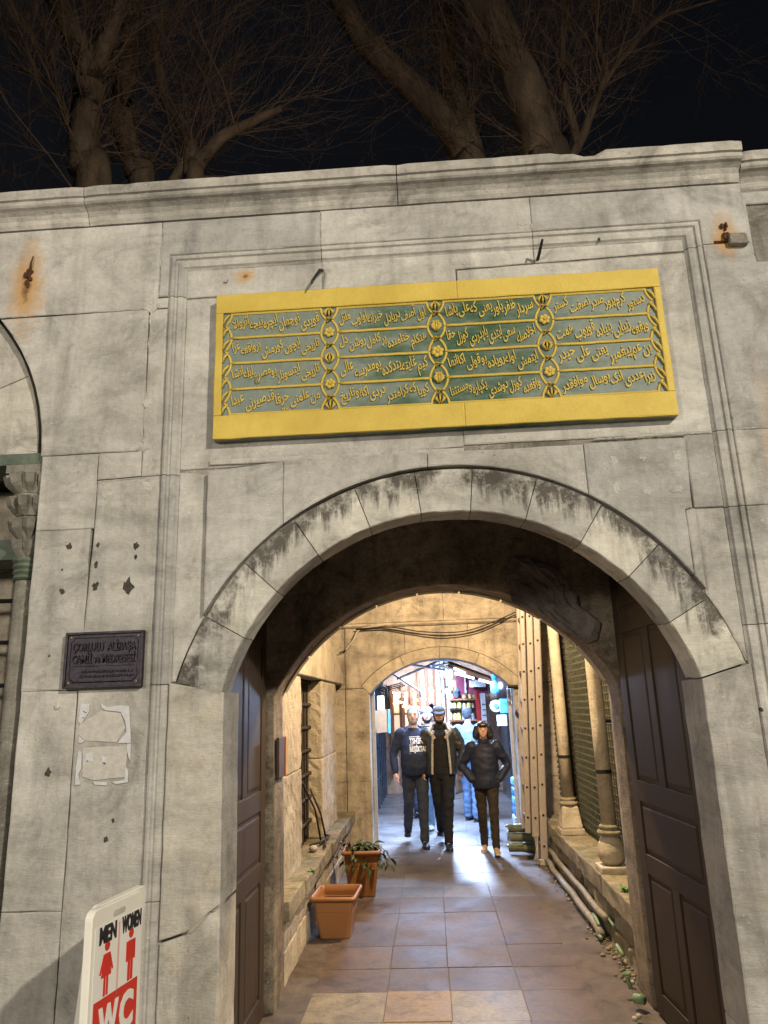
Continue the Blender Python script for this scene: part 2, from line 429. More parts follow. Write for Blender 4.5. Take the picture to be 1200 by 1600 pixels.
# rear arch: built with a rough, lumpy front face
def rearch():
    a0 = math.degrees(math.asin((1.89-RCZ)/RR)); n = 26
    inner = [(RCX-1.15, 0), (RCX-1.155, 0.95)] + arc(RCX, RCZ, RR, 180-a0, a0, n) + [(RCX+1.155, 0.95), (RCX+1.15, 0)]
    outer = [(-2.6, 0), (-2.6, 1.5)]+[(RCX+2.7*cos(radians(180-a0+(2*a0-180)*i/n)), min(4.6, RCZ+3.2*sin(radians(180-a0+(2*a0-180)*i/n)))) for i in range(n+1)]+[(6, 1.5), (6, 0)]
    bm = bmesh.new(); rows = []
    K = 8
    for k in range(K+1):
        t = (k/K)**1.7; row = []
        for (a, b) in zip(inner, outer):
            x = a[0]+(b[0]-a[0])*t; z = a[1]+(b[1]-a[1])*t
            d = noise.noise(Vector((x*4, z*4, 1)))*0.045+noise.noise(Vector((x*13, z*13, 4)))*0.018
            if k == 0: d *= 0.3
            row.append(bm.verts.new((x, 1.5+d, z)))
        rows.append(row)
    sof = []
    for k in range(1, 6):
        y = 1.5+0.35*k/5; row = []
        for a in inner:
            d = noise.noise(Vector((a[0]*5, y*6, a[1]*5)))*0.014
            row.append(bm.verts.new((a[0]+(RCX-a[0])*d*0.4, y, a[1]-d)))
        sof.append(row)
    back = [bm.verts.new((b[0], 1.86, b[1])) for b in outer]
    seq = [back, sof[-1]]+sof[-2::-1]+rows
    for A, B in zip(seq, seq[1:]):
        for i in range(len(A)-1): bm.faces.new((A[i], A[i+1], B[i+1], B[i]))
    return bm
obj('rear_arch', rearch(), M['rough'], wall, smooth=True)
# lip stones round the rear arch edge (worn)
for i in range(9):
    a0, a1 = 152-i*13.8, 152-(i+1)*13.8+0.5
    pr = arc(RCX, RCZ, RR-0.012, a0, a1, 4)+arc(RCX, RCZ, RR+0.09, a1, a0, 4)
    block('arch_stone', pr, 1.79, 1.885, M['yard'], wall, wob=0.004)

# -- facing blocks --
def fb(poly, y0=0.0, m='wall', y1=0.30, **k): return block('stone_block', poly, y0, y1, M[m], wall, tilt=0.002, **k)
WL = (-3.29, 3.15, 1.28)   # arch of the bay on the left
aL = math.degrees(math.acos((-2.316+3.29)/1.28))
fb([(-3.29, 4.546), (-3.29, 4.43)] + arc(-3.29, 3.15, 1.28, 89, 41, 8) + [(-2.316, 3.99), (-1.46, 3.99), (-1.41, 4.06), (-1.41, 4.546)])
fb([(-6, 4.546), (-6, 3.15), (-4.57, 3.15)] + arc(-3.29, 3.15, 1.28, 180, 91, 12) + [(-3.29, 4.546)])
fb([(-2.01, 3.15)] + arc(-3.29, 3.15, 1.28, 2, 40.5, 7) + [(-1.46, 3.99), (-1.452, 3.15)])
fb(rect(-1.455, -1.355, 3.01, 3.985)); fb(rect(-1.452, -1.355, 3.99, 4.055))
fb(rect(-2.0, -1.69, 2.74, 3.15)); fb([(-1.69, 3.0), (-1.455, 3.01), (-1.455, 3.15), (-1.69, 3.15)], -0.004)
fb([(-1.715, -0.1), (-1.355, -0.1), (-1.355, 3.01), (-1.69, 3.0), (-1.69, 2.74), (-1.715, 1.94)], 0.002, chips=0.3)
fb(rect(-2.0, -1.705, 1.93, 2.74)); fb(rect(-2.0, -1.718, 0.95, 1.93), 0.003); fb(rect(-2.0, -1.715, -0.1, 0.95), 0.0)
fb([(-1.41, 4.06), (-1.355, 4.06), (-1.355, 4.325), (-0.49, 4.325), (-0.49, 4.546), (-1.41, 4.546)])
fb(rect(-0.49, 0.69, 4.325, 4.546), -0.001)
fb([(0.69, 4.325), (1.60, 4.325), (1.60, 4.175), (1.66, 4.175), (1.66, 4.19), (1.76, 4.19), (1.85, 4.17), (1.85, 4.546), (0.69, 4.546)])
fb([(1.60, 3.10), (2.75, 3.11), (2.75, 4.05), (1.87, 4.05), (1.85, 4.17), (1.60, 4.175)], 0.002)
fb([(1.85, 4.17), (1.87, 4.05), (1.875, 4.05), (1.875, 4.42), (2.75, 4.42), (2.75, 4.50), (1.85, 4.50)], 0.02, wob=0)
fb(rect(1.875, 2.75, 4.055, 4.42), 0.10, y1=0.28)
fb(rect(1.60, 2.3, 2.70, 3.10)); fb(rect(1.60, 2.3, 2.12, 2.70), 0.002); fb(rect(1.60, 2.3, 1.0, 2.12)); fb(rect(1.60, 2.3, -0.1, 1.0), 0.003)
for (x0, x1) in ((2.3, 3.4), (3.4, 4.7), (4.7, 6.0)):
    for (z0, z1) in ((-0.1, 1.1), (1.1, 2.1), (2.1, 3.1)): fb(rect(x0, x1, z0, z1), random.uniform(0, 0.004))
fb(rect(2.75, 4.3, 3.1, 4.5)); fb(rect(4.3, 6.0, 3.1, 4.5))
# recessed field inside the moulded frame
IY = 0.024
fb([(-1.26, 4.055), (-0.49, 4.055), (-0.49, 4.23), (-1.26, 4.23)], IY)
fb([(-1.26, 3.04), (-1.10, 3.04), (0.24, 3.09), (0.24, 4.05), (-1.26, 4.05)], IY+0.002)
fb([(0.24, 3.10), (1.505, 3.10), (1.505, 4.145), (0.26, 4.125), (0.26, 4.05), (0.24, 4.05)], IY)
fb([(-0.49, 4.055), (0.255, 4.055), (0.255, 4.13), (0.69, 4.14), (0.69, 4.23), (-0.49, 4.23)], IY-0.002)
fb([(0.69, 4.14), (1.505, 4.155), (1.505, 4.23), (0.69, 4.23)], IY)
fb([(-1.26, 1.95), (-1.235, 1.95)] + arc(ACX, ACZ, 1.418, 164, 150.5, 4) + [(-1.105, 3.01), (-1.26, 3.03)], IY)
fb([(1.355, 3.095), (1.355, 2.705), (1.505, 2.705), (1.505, 3.095)], IY)
fb([(1.505, 2.70), (1.505, 1.95)] + arc(ACX, ACZ, 1.418, 16, 30.3, 4) + [(1.355, 2.70)], IY+0.003)
# spandrel panel, a little proud
SY = -0.012
def ax(x): return ACZ+sqrt(1.418**2-(x-ACX)**2)
def arcx(x0, x1, n=7): return [(x0+(x1-x0)*i/n, ax(x0+(x1-x0)*i/n)) for i in range(n+1)]
fb([(-1.10, 3.015), (-1.10, ax(-1.10))] + arcx(-1.10, -0.70)[1:] + [(-0.70, 3.05)], SY)
fb([(-0.70, 3.05)] + arcx(-0.70, 0.045, 10) + [(0.045, 3.06)], SY-0.002)
fb([(0.045, 3.055)] + arcx(0.045, 0.84, 10) + [(0.84, 3.06)], SY)
fb([(0.84, 3.06)] + arcx(0.84, 1.30, 6) + [(1.30, 2.69), (1.335, 2.70), (1.35, 3.065)], SY-0.003)
fb([(1.302, 2.69), (1.302, ax(1.302)), (1.35, ax(1.345)), (1.35, 2.70)], SY+0.004)
fb(rect(-1.10, 0.24, 3.055, 3.085), IY-0.01, wob=0.001, y1=0.28)
# voussoirs : swept profile
def voussoir(a0, a1, mt=None):
    prof = [(1.404, 0.28), (1.404, 0.004), (1.402, -0.002), (1.186, -0.004), (1.181, 0.002), (1.180, 0.075), (1.187, 0.085), (1.188, 0.14), (1.200, 0.155), (1.206, 0.20), (1.207, 0.28)]
    g = 0.0022; n = 7; dy = random.uniform(-0.0025, 0.0025); dr = random.uniform(-0.0025, 0.0025)
    bm = bmesh.new(); rings = []
    for i in range(n+1):
        a = radians(a0+(a1-a0)*i/n)
        if i == 0: a -= g/1.3
        if i == n: a += g/1.3
        sh = 0.003 if i in (0, n) else 0
        ring = []
        for (r, y) in prof:
            jr = random.uniform(-0.0016, 0.0016)+dr
            yy = y+dy+(sh if y < 0.05 else 0)+random.uniform(-0.0008, 0.0008)
            ring.append(bm.verts.new((ACX+(r+jr)*cos(a), yy, ACZ+(r+jr)*sin(a))))
        rings.append(ring)
    N = len(prof)
    for A, B in zip(rings, rings[1:]):
        for k in range(N): bm.faces.new((A[k], A[(k+1) % N], B[(k+1) % N], B[k]))
    bm.faces.new(rings[0]); bm.faces.new(rings[-1][::-1])
    obj('voussoir', bm, M['voussoir'], wall)
VA = [164.2, 150.2, 136.9, 123.6, 109.3, 96.3, 84.2, 70.8, 56.7, 43.2, 29.5, 15.7]
for a, b in zip(VA, VA[1:]): voussoir(a, b)
# jambs with the reveal moulding
def jamb(poly, side, y0=-0.002, m='jamb'):
    bm = bmesh.new(); prism(bm, poly, y0, 0.29, chips=0.3)
    return obj('stone_block', bm, M[m], wall)
jamb([(-1.26, 0.82), (-1.12, 0.86), (-1.04, 0.93), (-0.985, 0.965), (-0.989, 1.893), (-1.236, 1.943), (-1.26, 1.945)], -1)
jamb([(-1.26, -0.1), (-0.985, -0.1), (-0.985, 0.955), (-1.04, 0.92), (-1.12, 0.85), (-1.26, 0.81)], -1, 0.003)
jamb([(1.267, 0.42), (1.505, 0.42), (1.505, 1.945), (1.496, 1.94), (1.268, 1.878)], 1)
jamb([(1.267, -0.1), (1.505, -0.1), (1.505, 0.415), (1.267, 0.415)], 1, 0.002)
# reveal strips (splayed) behind the jamb arrises
for s, x0, x1 in ((-1, -0.990, -1.045), (1, 1.272, 1.312)):
    for z0, z1 in ((-0.1, 0.93), (0.93, 1.885)):
        pts = [(x0+s*0.004, 0.03), (x0+s*0.004, 0.09), (x0+s*0.014, 0.10), (x0+s*0.016, 0.17), (x0+s*0.03, 0.19), (x1, 0.305), (x1+s*0.12, 0.305), (x1+s*0.12, 0.03)]
        bm = bmesh.new(); A = [bm.verts.new((x, y, z0)) for x, y in pts]; B = [bm.verts.new((x, y, z1-0.004)) for x, y in pts]
        bm.faces.new(A); bm.faces.new(B[::-1])
        for i in range(len(pts)): bm.faces.new((A[i], A[(i+1) % 8], B[(i+1) % 8], B[i]))
        obj('reveal_stone', bm, M['jamb'], wall)
# moulded frame
FP = [(0, 0.02), (0.0, 0.002), (0.003, 0.008), (0.007, 0.008), (0.012, -0.005), (0.022, -0.008), (0.032, -0.005), (0.038, 0.006), (0.046, 0.009), (0.056, 0.003), (0.080, 0.007), (0.088, 0.018), (0.097, 0.025), (0.097, 0.06), (0, 0.06)]
FXL, FXR, FZT = -1.355, 1.60, 4.325
def moulding(kind, a, b):
    bm = bmesh.new(); A = []; B = []
    for (u, y) in FP:
        if kind == 'L': p, q = (FXL+u, y, a), (FXL+u, y, (b if b is not None else FZT-u))
        elif kind == 'R': p, q = (FXR-u, y, a), (FXR-u, y, (b if b is not None else FZT-u))
        else: p, q = ((a if a is not None else FXL+u), y, FZT-u), ((b if b is not None else FXR-u), y, FZT-u)
        A.append(bm.verts.new(p)); B.append(bm.verts.new(q))
    n = len(FP); bm.faces.new(A); bm.faces.new(B[::-1])
    for i in range(n): bm.faces.new((A[i], A[(i+1) % n], B[(i+1) % n], B[i]))
    obj('frame_moulding', bm, M['wall'], wall)
g = 0.002
for a, b in ((-0.1, 0.98-g), (0.98+g, 1.94-g), (1.94+g, 3.01-g), (3.01+g, 4.057-g), (4.057+g, None)): moulding('L', a, b)
for a, b in ((-0.1, 1.0-g), (1.0+g, 2.12-g), (2.12+g, 2.70-g), (2.70+g, 3.10-g), (3.10+g, 4.16-g), (4.16+g, None)): moulding('R', a, b)
for a, b in ((None, -0.49-g), (-0.49+g, 0.69-g), (0.69+g, None)): moulding('T', a, b)
# cornice
CP = [(0.30, 4.552), (-0.004, 4.552), (-0.012, 4.566), (-0.016, 4.572), (-0.022, 4.596), (-0.040, 4.618), (-0.066, 4.634), (-0.084, 4.640), (-0.094, 4.650), (-0.096, 4.662), (-0.090, 4.670), (-0.090, 4.676), (-0.104, 4.680), (-0.108, 4.735), (-0.100, 4.742), (0.30, 4.752)]
def cornice(x0, x1, dy=0.0, dz=0.0):
    bm = bmesh.new(); L = x1-x0; n = max(2, int(L/0.06)); rings = []
    for i in range(n+1):
        x = x0+L*i/n; e = min(i, n-i); rnd = 0.006 if e == 0 else 0
        nn = noise.noise(Vector((x*6, dz, 3)))*0.004+noise.noise(Vector((x*19, 2, 3)))*0.003
        chip = max(0, noise.noise(Vector((x*5.3+9, 0, 0)))-0.3)*0.018
        if 0.99 < x < 1.10: chip += 0.022
        if 0.86 < x < 0.99: chip += 0.008
        ring = []
        for (y, z) in CP:
            out = y < 0.2
            yy = y+dy+(rnd+nn if out else 0); zz = z+dz
            if z > 4.72 and out: yy += chip*0.8; zz -= chip+rnd*0.4-nn*0.8
            if z < 4.58 and out: zz += nn*0.6
            ring.append(bm.verts.new((x, yy, zz)))
        rings.append(ring)
    N = len(CP)
    for A, B in zip(rings, rings[1:]):
        for k in range(N): bm.faces.new((A[k], A[(k+1) % N], B[(k+1) % N], B[k]))
    bm.faces.new(rings[0]); bm.faces.new(rings[-1][::-1])
    obj('cornice_block', bm, M['cornice'], wall)
for a, b in ((-6, -4.6), (-4.597, -3.2), (-3.197, -1.842), (-1.838, -0.05), (-0.045, 1.848)): cornice(a, b)
for a, b in ((1.853, 3.3), (3.304, 4.7), (4.704, 6.0)): cornice(a, b, 0.045, -0.035)
# coping stones behind the cornice, over the thickness of the wall
for a, b in ((-6, -3.9), (-3.9, -1.9), (-1.9, -0.2), (-0.2, 1.6), (1.6, 3.5), (3.5, 6)):
    obj('coping_stone', span(a+0.003, b-0.003, 0.303, 1.95, 4.58, 4.70, bev=0.01), M['cornice'], wall)

# -- left window bay (sunken tympanum, green lintel, corner colonnette, grille) --
for a0, a1 in ((0, 22), (22, 47), (47, 90), (90, 133), (133, 180)):
    block('tympanum_stone', [(-3.29, 3.19)] + [(max(-4.55, x), z) for x, z in arc(-3.29, 3.19, 1.235, a0+0.01, a1, 6)], 0.055, 0.25, M['jamb'], wall)
M['green'] = plain('green_breccia', (0.10, 0.125, 0.09), 0.6, 0.4, 14, 0.3)
obj('lintel_band', span(-4.55, -2.005, 0.035, 0.3, 3.12, 3.185, bev=0.006), M['green'], wall)
# reveal of the bay
obj('reveal_stone', span(-2.03, -2.003, 0.10, 0.60, -0.1, 3.115), M['wall'], wall)
obj('reveal_stone', span(-4.6, -4.57, 0.10, 0.60, -0.1, 3.115), M['wall'], wall)
for z0, z1 in ((-0.1, 0.75), (0.75, 1.28), (1.28, 1.72), (1.72, 2.2), (2.2, 2.62), (2.62, 3.11)):
    x = -4.57
    while x < -2.06:
        dx = random.uniform(0.4, 0.75); x2 = min(x+dx, -2.04)
        block('stone_block', rect(x, x2, z0, z1), 0.46, 0.6, M['yard'], wall, wob=0.006); x = x2
cc = (-2.085, 0.11, 0)
cap = obj('colonnette', lathe([(0.055, 0), (0.055, 2.48), (0.05, 2.5)], cc, 14), M['dirty'], wall, smooth=True)
bm = bmesh.new(); add_lathe(bm, [(0.058, 2.50), (0.07, 2.51), (0.06, 2.525), (0.072, 2.54), (0.062, 2.555), (0.076, 2.57), (0.066, 2.585), (0.078, 2.60), (0.07, 2.615)], cc, 14)
obj('capital_ring', bm, M['green'], cap)
bm = bmesh.new()   # muqarnas capital : tiers of small niches
for tier, (z, rr, n) in enumerate(((2.67, 0.062, 6), (2.78, 0.085, 8), (2.90, 0.108, 8), (3.02, 0.125, 10))):
    for k in range(n):
        a = 2*pi*k/n+tier*0.4
        add_tube(bm, [(cc[0]+rr*0.5*cos(a), cc[1]+rr*0.5*sin(a), z-0.065), (cc[0]+rr*0.92*cos(a), cc[1]+rr*0.92*sin(a), z), (cc[0]+rr*cos(a), cc[1]+rr*sin(a), z+0.04)], [0.014, 0.032, 0.036], n=5)
    add_lathe(bm, [(rr*0.75, z-0.06), (rr*0.95, z+0.045), (rr*0.95, z+0.055)], cc, 8)
add_box(bm, (cc[0], cc[1], 3.095), (0.24, 0.17, 0.045))
obj('capital', bm, M['dirty'], cap)
M['iron'] = plain('black_iron', (0.022, 0.021, 0.020), 0.55, 0.4, 30, 0.4, metal=0.4)
gr = empty('window_grille', (-2.9, 0.3, 0.8), 'black iron bars of the window grille at the far left edge of the wall', 'grille')
for i in range(11): obj('bar', tube([(-2.16-i*0.21, 0.30, 0.7), (-2.16-i*0.21, 0.30, 2.62)], 0.013, n=6), M['iron'], gr)
for i in range(9): obj('bar', tube([(-4.5, 0.275, 0.85+i*0.225), (-2.05, 0.275, 0.85+i*0.225)], 0.013, n=6), M['iron'], gr)
obj('lintel', span(-4.55, -2.14, 0.16, 0.45, 2.63, 2.74), M['green'], wall)

# wall core left behind bay
for z0, z1 in ((-0.1, 0.95), (0.95, 1.93), (1.93, 3.145)): fb(rect(-6.0, -4.575, z0, z1))

# ragged holes, their dark insides painted as thin patches
M['hole_dark'] = plain('dark_hole_paint', (0.075, 0.065, 0.05), 0.95, 0.5, 60, 0.8, bd=0.01)
for (hx, hz, r) in ((-1.81, 2.65, .016), (-1.66, 2.65, .012), (-1.46, 2.64, .019), (-1.66, 2.44, .022), (-1.49, 2.43, .032), (-1.83, 2.42, .016), (-1.665, 2.55, .014), (-1.46, 2.58, .011), (-1.84, 2.53, .007), (-1.62, 3.06, .009), (-1.5, 1.33, .009), (-1.53, 1.25, .011), (-1.83, 1.55, .018), (1.6, 1.75, .012), (1.52, 1.73, .010), (1.66, 1.2, .012), (-1.87, 2.1, .006), (1.05, 3.6+0.65, .008)):
    pts = [(hx+r*(0.9+0.8*noise.noise((cos(a)*1.6+hx*9, sin(a)*1.3, hz*7)))*cos(a)*0.9, hz+r*(0.9+0.9*noise.noise((cos(a)*1.6, sin(a)*1.3+hz*5, hx*9)))*sin(a)*1.1) for a in [2*pi*i/18 for i in range(18)]]
    block('hole_patch', pts, -0.0035 if hx < 1.5 else 0.0, 0.02, M['hole_dark'], wall, gap=0, cham=0.002, wob=0.0, chips=0)

# pale lime pointing in some joints, plaster patch fallen from the rear arch
M['lime'] = stone('lime_pointing', (0.48, 0.46, 0.41), (0.60, 0.58, 0.53), dirt=0.5, bump=0.6, sc=2)
def pointing(a, b, r=0.0035, y=0.0005):
    a = Vector(a); b = Vector(b); L = (b-a).length; n = max(2, int(L/0.02)); i = 0
    while i < n:
        k = random.randint(3, 14)
        if random.random() < 0.78:
            pts = [a+(b-a)*min(1, j/n) for j in range(i, min(n, i+k)+1)]
            if len(pts) > 1: obj('lime_pointing', tube([(p.x+random.uniform(-.001, .001), y, p.y+random.uniform(-.001, .001)) for p in pts], [r*random.uniform(0.5, 1.5) for _ in pts], n=5), M['lime'], wall)
        i += k
pointing((-0.49, 4.546), (-0.49, 4.33)); pointing((0.69, 4.546), (0.69, 4.33), 0.004); pointing((1.60, 3.10), (2.1, 3.105), 0.004)
pointing((-1.41, 4.5), (-1.41, 4.07)); pointing((-1.453, 3.95), (-1.453, 3.2), 0.003); pointing((-1.26, 4.054), (-1.1, 4.054), 0.004, IY)
pointing((0.9, 3.092), (1.5, 3.097), 0.004, IY-0.005); pointing((-2.3, 3.99), (-1.5, 3.99), 0.002); pointing((-1.69, 2.99), (-1.37, 3.005), 0.003)
def lump_patch(px_poly, y, amp, th, m):
    pts = [Vector((PY(a, b, y).x, PY(a, b, y).z)) for a, b in px_poly]; c = sum(pts, Vector((0, 0)))/len(pts); pts = wobble(pts, 0.05, 0.012)
    bm = bmesh.new(); K = 7; rows = []
    for k in range(K+1):
        t = k/K; rows.append([bm.verts.new((p.x+(c.x-p.x)*t, y-(th if k else 0)-noise.noise(Vector((p.x*(1-t)+c.x*t, t*2, p.y*(1-t)+c.y*t))*11)*amp-random.uniform(0, amp*0.5)*(k > 0), p.y+(c.y-p.y)*t)) for p in pts])
    n = len(pts)
    for A, B in zip(rows, rows[1:]):
        for i in range(n): bm.faces.new((A[i], A[(i+1) % n], B[(i+1) % n], B[i]))
    obj('bare_rubble', bm, M[m], wall)
M['rubble'] = stone('purple_grey_rubble', (0.17, 0.145, 0.125), (0.26, 0.225, 0.20), (0.12, 0.10, 0.09), sc=2.2, dirt=0.4, bump=1.0, pits=0.8)
lump_patch([(800, 868), (850, 880), (890, 905), (905, 945), (938, 972), (932, 1000), (912, 1008), (880, 985), (840, 960), (800, 940), (790, 900)], 1.475, 0.022, 0.008, 'rubble')
#lump_patch([(440, 960), (480, 930), (500, 950), (490, 985), (455, 1030), (436, 1035)], 1.47, 0.02, 0.015, 'rubble')

def lime_patch(px, py, rx, ry, y=-0.0022):
    c = PY(px, py, 0); k = 0.0033
    pts = [(c.x+rx*k*cos(a)*(0.8+0.7*noise.noise((cos(a)*1.5+px, sin(a)*1.5, py*0.1))), c.z+ry*k*sin(a)*(0.8+0.7*noise.noise((cos(a)*1.5, px*0.1, sin(a)*1.5+py)))) for a in [2*pi*i/26 for i in range(26)]]
    block('lime_patch', pts, y, 0.01, M['lime'], wall, gap=0, cham=0.0015, wob=0.003, chips=0)
for q in ((237, 480, 12, 16), (230, 628, 8, 11), (222, 702, 12, 5), (168, 765, 12, 14, 0), (232, 758, 13, 9, 0), (196, 735, 15, 6), (958, 722, 8, 9, SY-.004), (1003, 715, 7, 8, SY-.004), (1055, 712, 8, 12, SY-.004), (1058, 765, 12, 8, SY-.004), (1012, 768, 9, 7, SY-.004), (962, 765, 6, 12, SY-.004), (352, 436, 4, 5, IY-.002), (815, 350, 12, 3), (88, 1105, 5, 4)): lime_patch(*q[:4], y=(q[4] if len(q) > 4 else -0.0022)-0.0008)
# ================================================================== TEXT
def text_mesh(s, size, extr=0.003, res=3, offset=0.0, space=1.0, align='CENTER'):
    c = bpy.data.curves.new('t', 'FONT'); c.body = s; c.size = size; c.extrude = extr; c.resolution_u = res
    c.offset = offset; c.space_character = space; c.align_x = align; c.align_y = 'BOTTOM_BASELINE'
    me = evaluated_mesh(bpy.data.objects.new('t', c)); bpy.data.curves.remove(c)
    return me
def mesh_merge(parts):
    """[(mesh, matrix)] -> one bmesh"""
    bm = bmesh.new()
    for me, mx in parts:
        k = len(bm.verts); bm.from_mesh(me); bm.verts.ensure_lookup_table()
        for v in bm.verts[k:]: v.co = mx @ v.co
        bpy.data.meshes.remove(me)
    return bm
FX = Matrix(((1, 0, 0, 0), (0, 0, 1, 0), (0, 1, 0, 0), (0, 0, 0, 1)))   # text plane XY -> XZ, depth +Z -> +Y
# Arabic-script shaping: letter -> (isolated, final, initial, medial)
def fm(b, n): return [chr(b+i) for i in range(n)]
SH = {}
for ch, b, n in (('آ', 0xFE81, 2), ('ا', 0xFE8D, 2), ('ئ', 0xFE89, 4), ('ب', 0xFE8F, 4), ('ت', 0xFE95, 4), ('ث', 0xFE99, 4), ('ج', 0xFE9D, 4), ('ح', 0xFEA1, 4), ('خ', 0xFEA5, 4), ('د', 0xFEA9, 2), ('ذ', 0xFEAB, 2), ('ر', 0xFEAD, 2), ('ز', 0xFEAF, 2), ('س', 0xFEB1, 4), ('ش', 0xFEB5, 4), ('ص', 0xFEB9, 4), ('ض', 0xFEBD, 4), ('ط', 0xFEC1, 4), ('ظ', 0xFEC5, 4), ('ع', 0xFEC9, 4), ('غ', 0xFECD, 4), ('ف', 0xFED1, 4), ('ق', 0xFED5, 4), ('ك', 0xFED9, 4), ('ل', 0xFEDD, 4), ('م', 0xFEE1, 4), ('ن', 0xFEE5, 4), ('ه', 0xFEE9, 4), ('و', 0xFEED, 2), ('پ', 0xFB56, 4), ('چ', 0xFB7A, 4), ('ک', 0xFB8E, 4), ('ی', 0xFBFC, 4)):
    SH[ch] = fm(b, n)
def shape_word(wd):
    wd = wd.replace('لا', '\u0001'); out = []; prev = False
    for i, ch in enumerate(wd):
        if ch == '\u0001': out.append('\uFEFC' if prev else '\uFEFB'); prev = False; continue
        if ch not in SH: out.append(ch); prev = False; continue
        f = SH[ch]; nxt = i+1 < len(wd) and (wd[i+1] in SH or wd[i+1] == '\u0001')
        j = len(f) == 4 and nxt
        out.append(f[3] if prev and j else f[1] if prev else f[2] if j else f[0]); prev = j
    return ''.join(reversed(out))

# ================================================================== GILDED INSCRIPTION PANEL
t = NT('gilding'); a = t.noise(3, 6, 0.6); b = t.noise(55, 5, 0.7); c = t.noise(14, 5, 0.7)
col = t.mixc(t.ramp(a, [(0.3, 0), (0.7, 1)]), (0.50, 0.355, 0.055), (0.64, 0.475, 0.095))
col = t.mixc(t.ramp(c, [(0.5, 0), (0.8, 0.4)]), col, (0.42, 0.29, 0.05))
M['gold'] = t.out(col, t.math('MULTIPLY_ADD', b, 0.3, 0.45), t.bump(t.math('ADD', b, c), 0.5, 0.006), 0.35, 0.1)
t = NT('weathered_green_field'); a = t.noise(1.0, 6, 0.6, vec=t.map((4.0, 4, 11))); b = t.noise(26, 5, 0.7); X, Y, Z = t.xyz()
grad = t.math('MULTIPLY_ADD', t.math('ABSOLUTE', t.math('SUBTRACT', X, 0.33)), -0.42, 0.26)
col = t.mixc(t.ramp(t.math('ADD', a, grad), [(0.50, 0), (0.78, 1)]), (0.175, 0.21, 0.175), (0.022, 0.075, 0.032))
col = t.mixc(1.0, col, t.ramp(b, [(0.3, 0.82), (0.7, 1.15)]), 'MULTIPLY')
M['greenfield'] = t.out(col, 0.55, t.bump(b, 0.3, 0.005), 0.4)

pan = empty('inscription_panel', (0.13, 0, 3.19), 'wide gilded marble panel with green calligraphy fields above the arch', 'inscription')
GY = -0.036
c_tl, c_tr, c_br, c_bl = [PY(*q, GY) for q in ((338, 462), (1028, 418), (1060, 646), (332, 688))]
GX0, GX1, GZ0, GZ1 = (c_tl.x+c_bl.x)/2, (c_tr.x+c_br.x)/2, (c_bl.z+c_br.z)/2, (c_tl.z+c_tr.z)/2
f_tl, f_tr, f_br, f_bl = [PY(*q, -0.025) for q in ((348, 492), (1020, 448), (1044, 613), (347, 650))]
HX0, HX1, HZ0, HZ1 = (f_tl.x+f_bl.x)/2, (f_tr.x+f_br.x)/2, (f_bl.z+f_br.z)/2, (f_tl.z+f_tr.z)/2
obj('slab', span(GX0, GX1, -0.022, 0.03, GZ0, GZ1), M['greenfield'], pan)
def gbar(x0, x1, z0, z1):
    n = max(2, int((x1-x0)/0.05)); bm = bmesh.new()
    prism(bm, rect(x0, x1, z0, z1), GY, -0.015, gap=0.0, cham=0.0025, wob=0.0015, chips=0.1); obj('gilt_border', bm, M['gold'], pan)
sm = 0.25
gbar(GX0, sm, HZ1, GZ1); gbar(sm+0.001, GX1, HZ1, GZ1); gbar(GX0, sm, GZ0, HZ0); gbar(sm+0.001, GX1, GZ0, HZ0)
gbar(GX0, HX0, HZ0+0.001, HZ1-0.001); gbar(HX1, GX1, HZ0+0.001, HZ1-0.001)
rowh = (HZ1-HZ0)/4
dv = [PY(x, y, -0.035).x for x, y in ((515, 567), (684, 552), (855, 538))]
LY = -0.0295
def gtube(pts, r=0.0052, n=5): 
    bm = bmesh.new(); add_tube(bm, pts, [(r, r*1.5)]*len(pts), n=n); return bm
A_ = 0.036
def chain(cx, sides):
    n = 96
    for s in sides:
        pts = []
        for i in range(n+1):
            z = HZ0+(HZ1-HZ0)*i/n; ph = (z-HZ0)/rowh
            pts.append((cx+s*(0.010+A_*abs(cos(pi*ph))**0.75), LY+0.006, z))
        obj('gilt_chain', gtube(pts), M['gold'], pan, smooth=True)
for i, cx in enumerate(dv): chain(cx, (-1, 1))
chain(HX0+0.0, (1,)); chain(HX1-0.0, (-1,))
edges = [HX0]+dv+[HX1]
for k in range(4):
    x0, x1 = edges[k]+0.046, edges[k+1]-0.046
    for j in range(1, 4):
        z = HZ0+rowh*j
        obj('gilt_line', gtube([(x0+(x1-x0)*i/12, LY+0.006, z+random.uniform(-.0012, .0012)) for i in range(13)], 0.006), M['gold'], pan, smooth=True)
    for z in (HZ0+0.006, HZ1-0.006):
        obj('gilt_line', gtube([(x0, LY+0.006, z), (x1, LY+0.006, z)], 0.005), M['gold'], pan)
def flower(cx, z, r, n=6):
    bm = bmesh.new()
    for k in range(n):
        a = 2*pi*k/n+0.3; add_ball(bm, (cx+r*0.62*cos(a), LY, z+r*0.62*sin(a)), (r*0.42, 0.008, r*0.42), u=8, v=5)
    add_ball(bm, (cx, LY-0.004, z), (r*0.3, 0.009, r*0.3), u=8, v=5)
    return bm
def leaves(cx, z, s=1):
    bm = bmesh.new()
    for q in (-1, 1):
        add_tube(bm, [(cx+q*0.004, LY, z-s*0.03), (cx+q*0.022, LY-0.004, z-s*0.004), (cx+q*0.012, LY, z+s*0.022)], [0.003, 0.009, 0.003], n=5)
    add_tube(bm, [(cx, LY, z-s*0.03), (cx, LY-0.004, z), (cx, LY, z+s*0.03)], [0.003, 0.006, 0.002], n=5)
    return bm
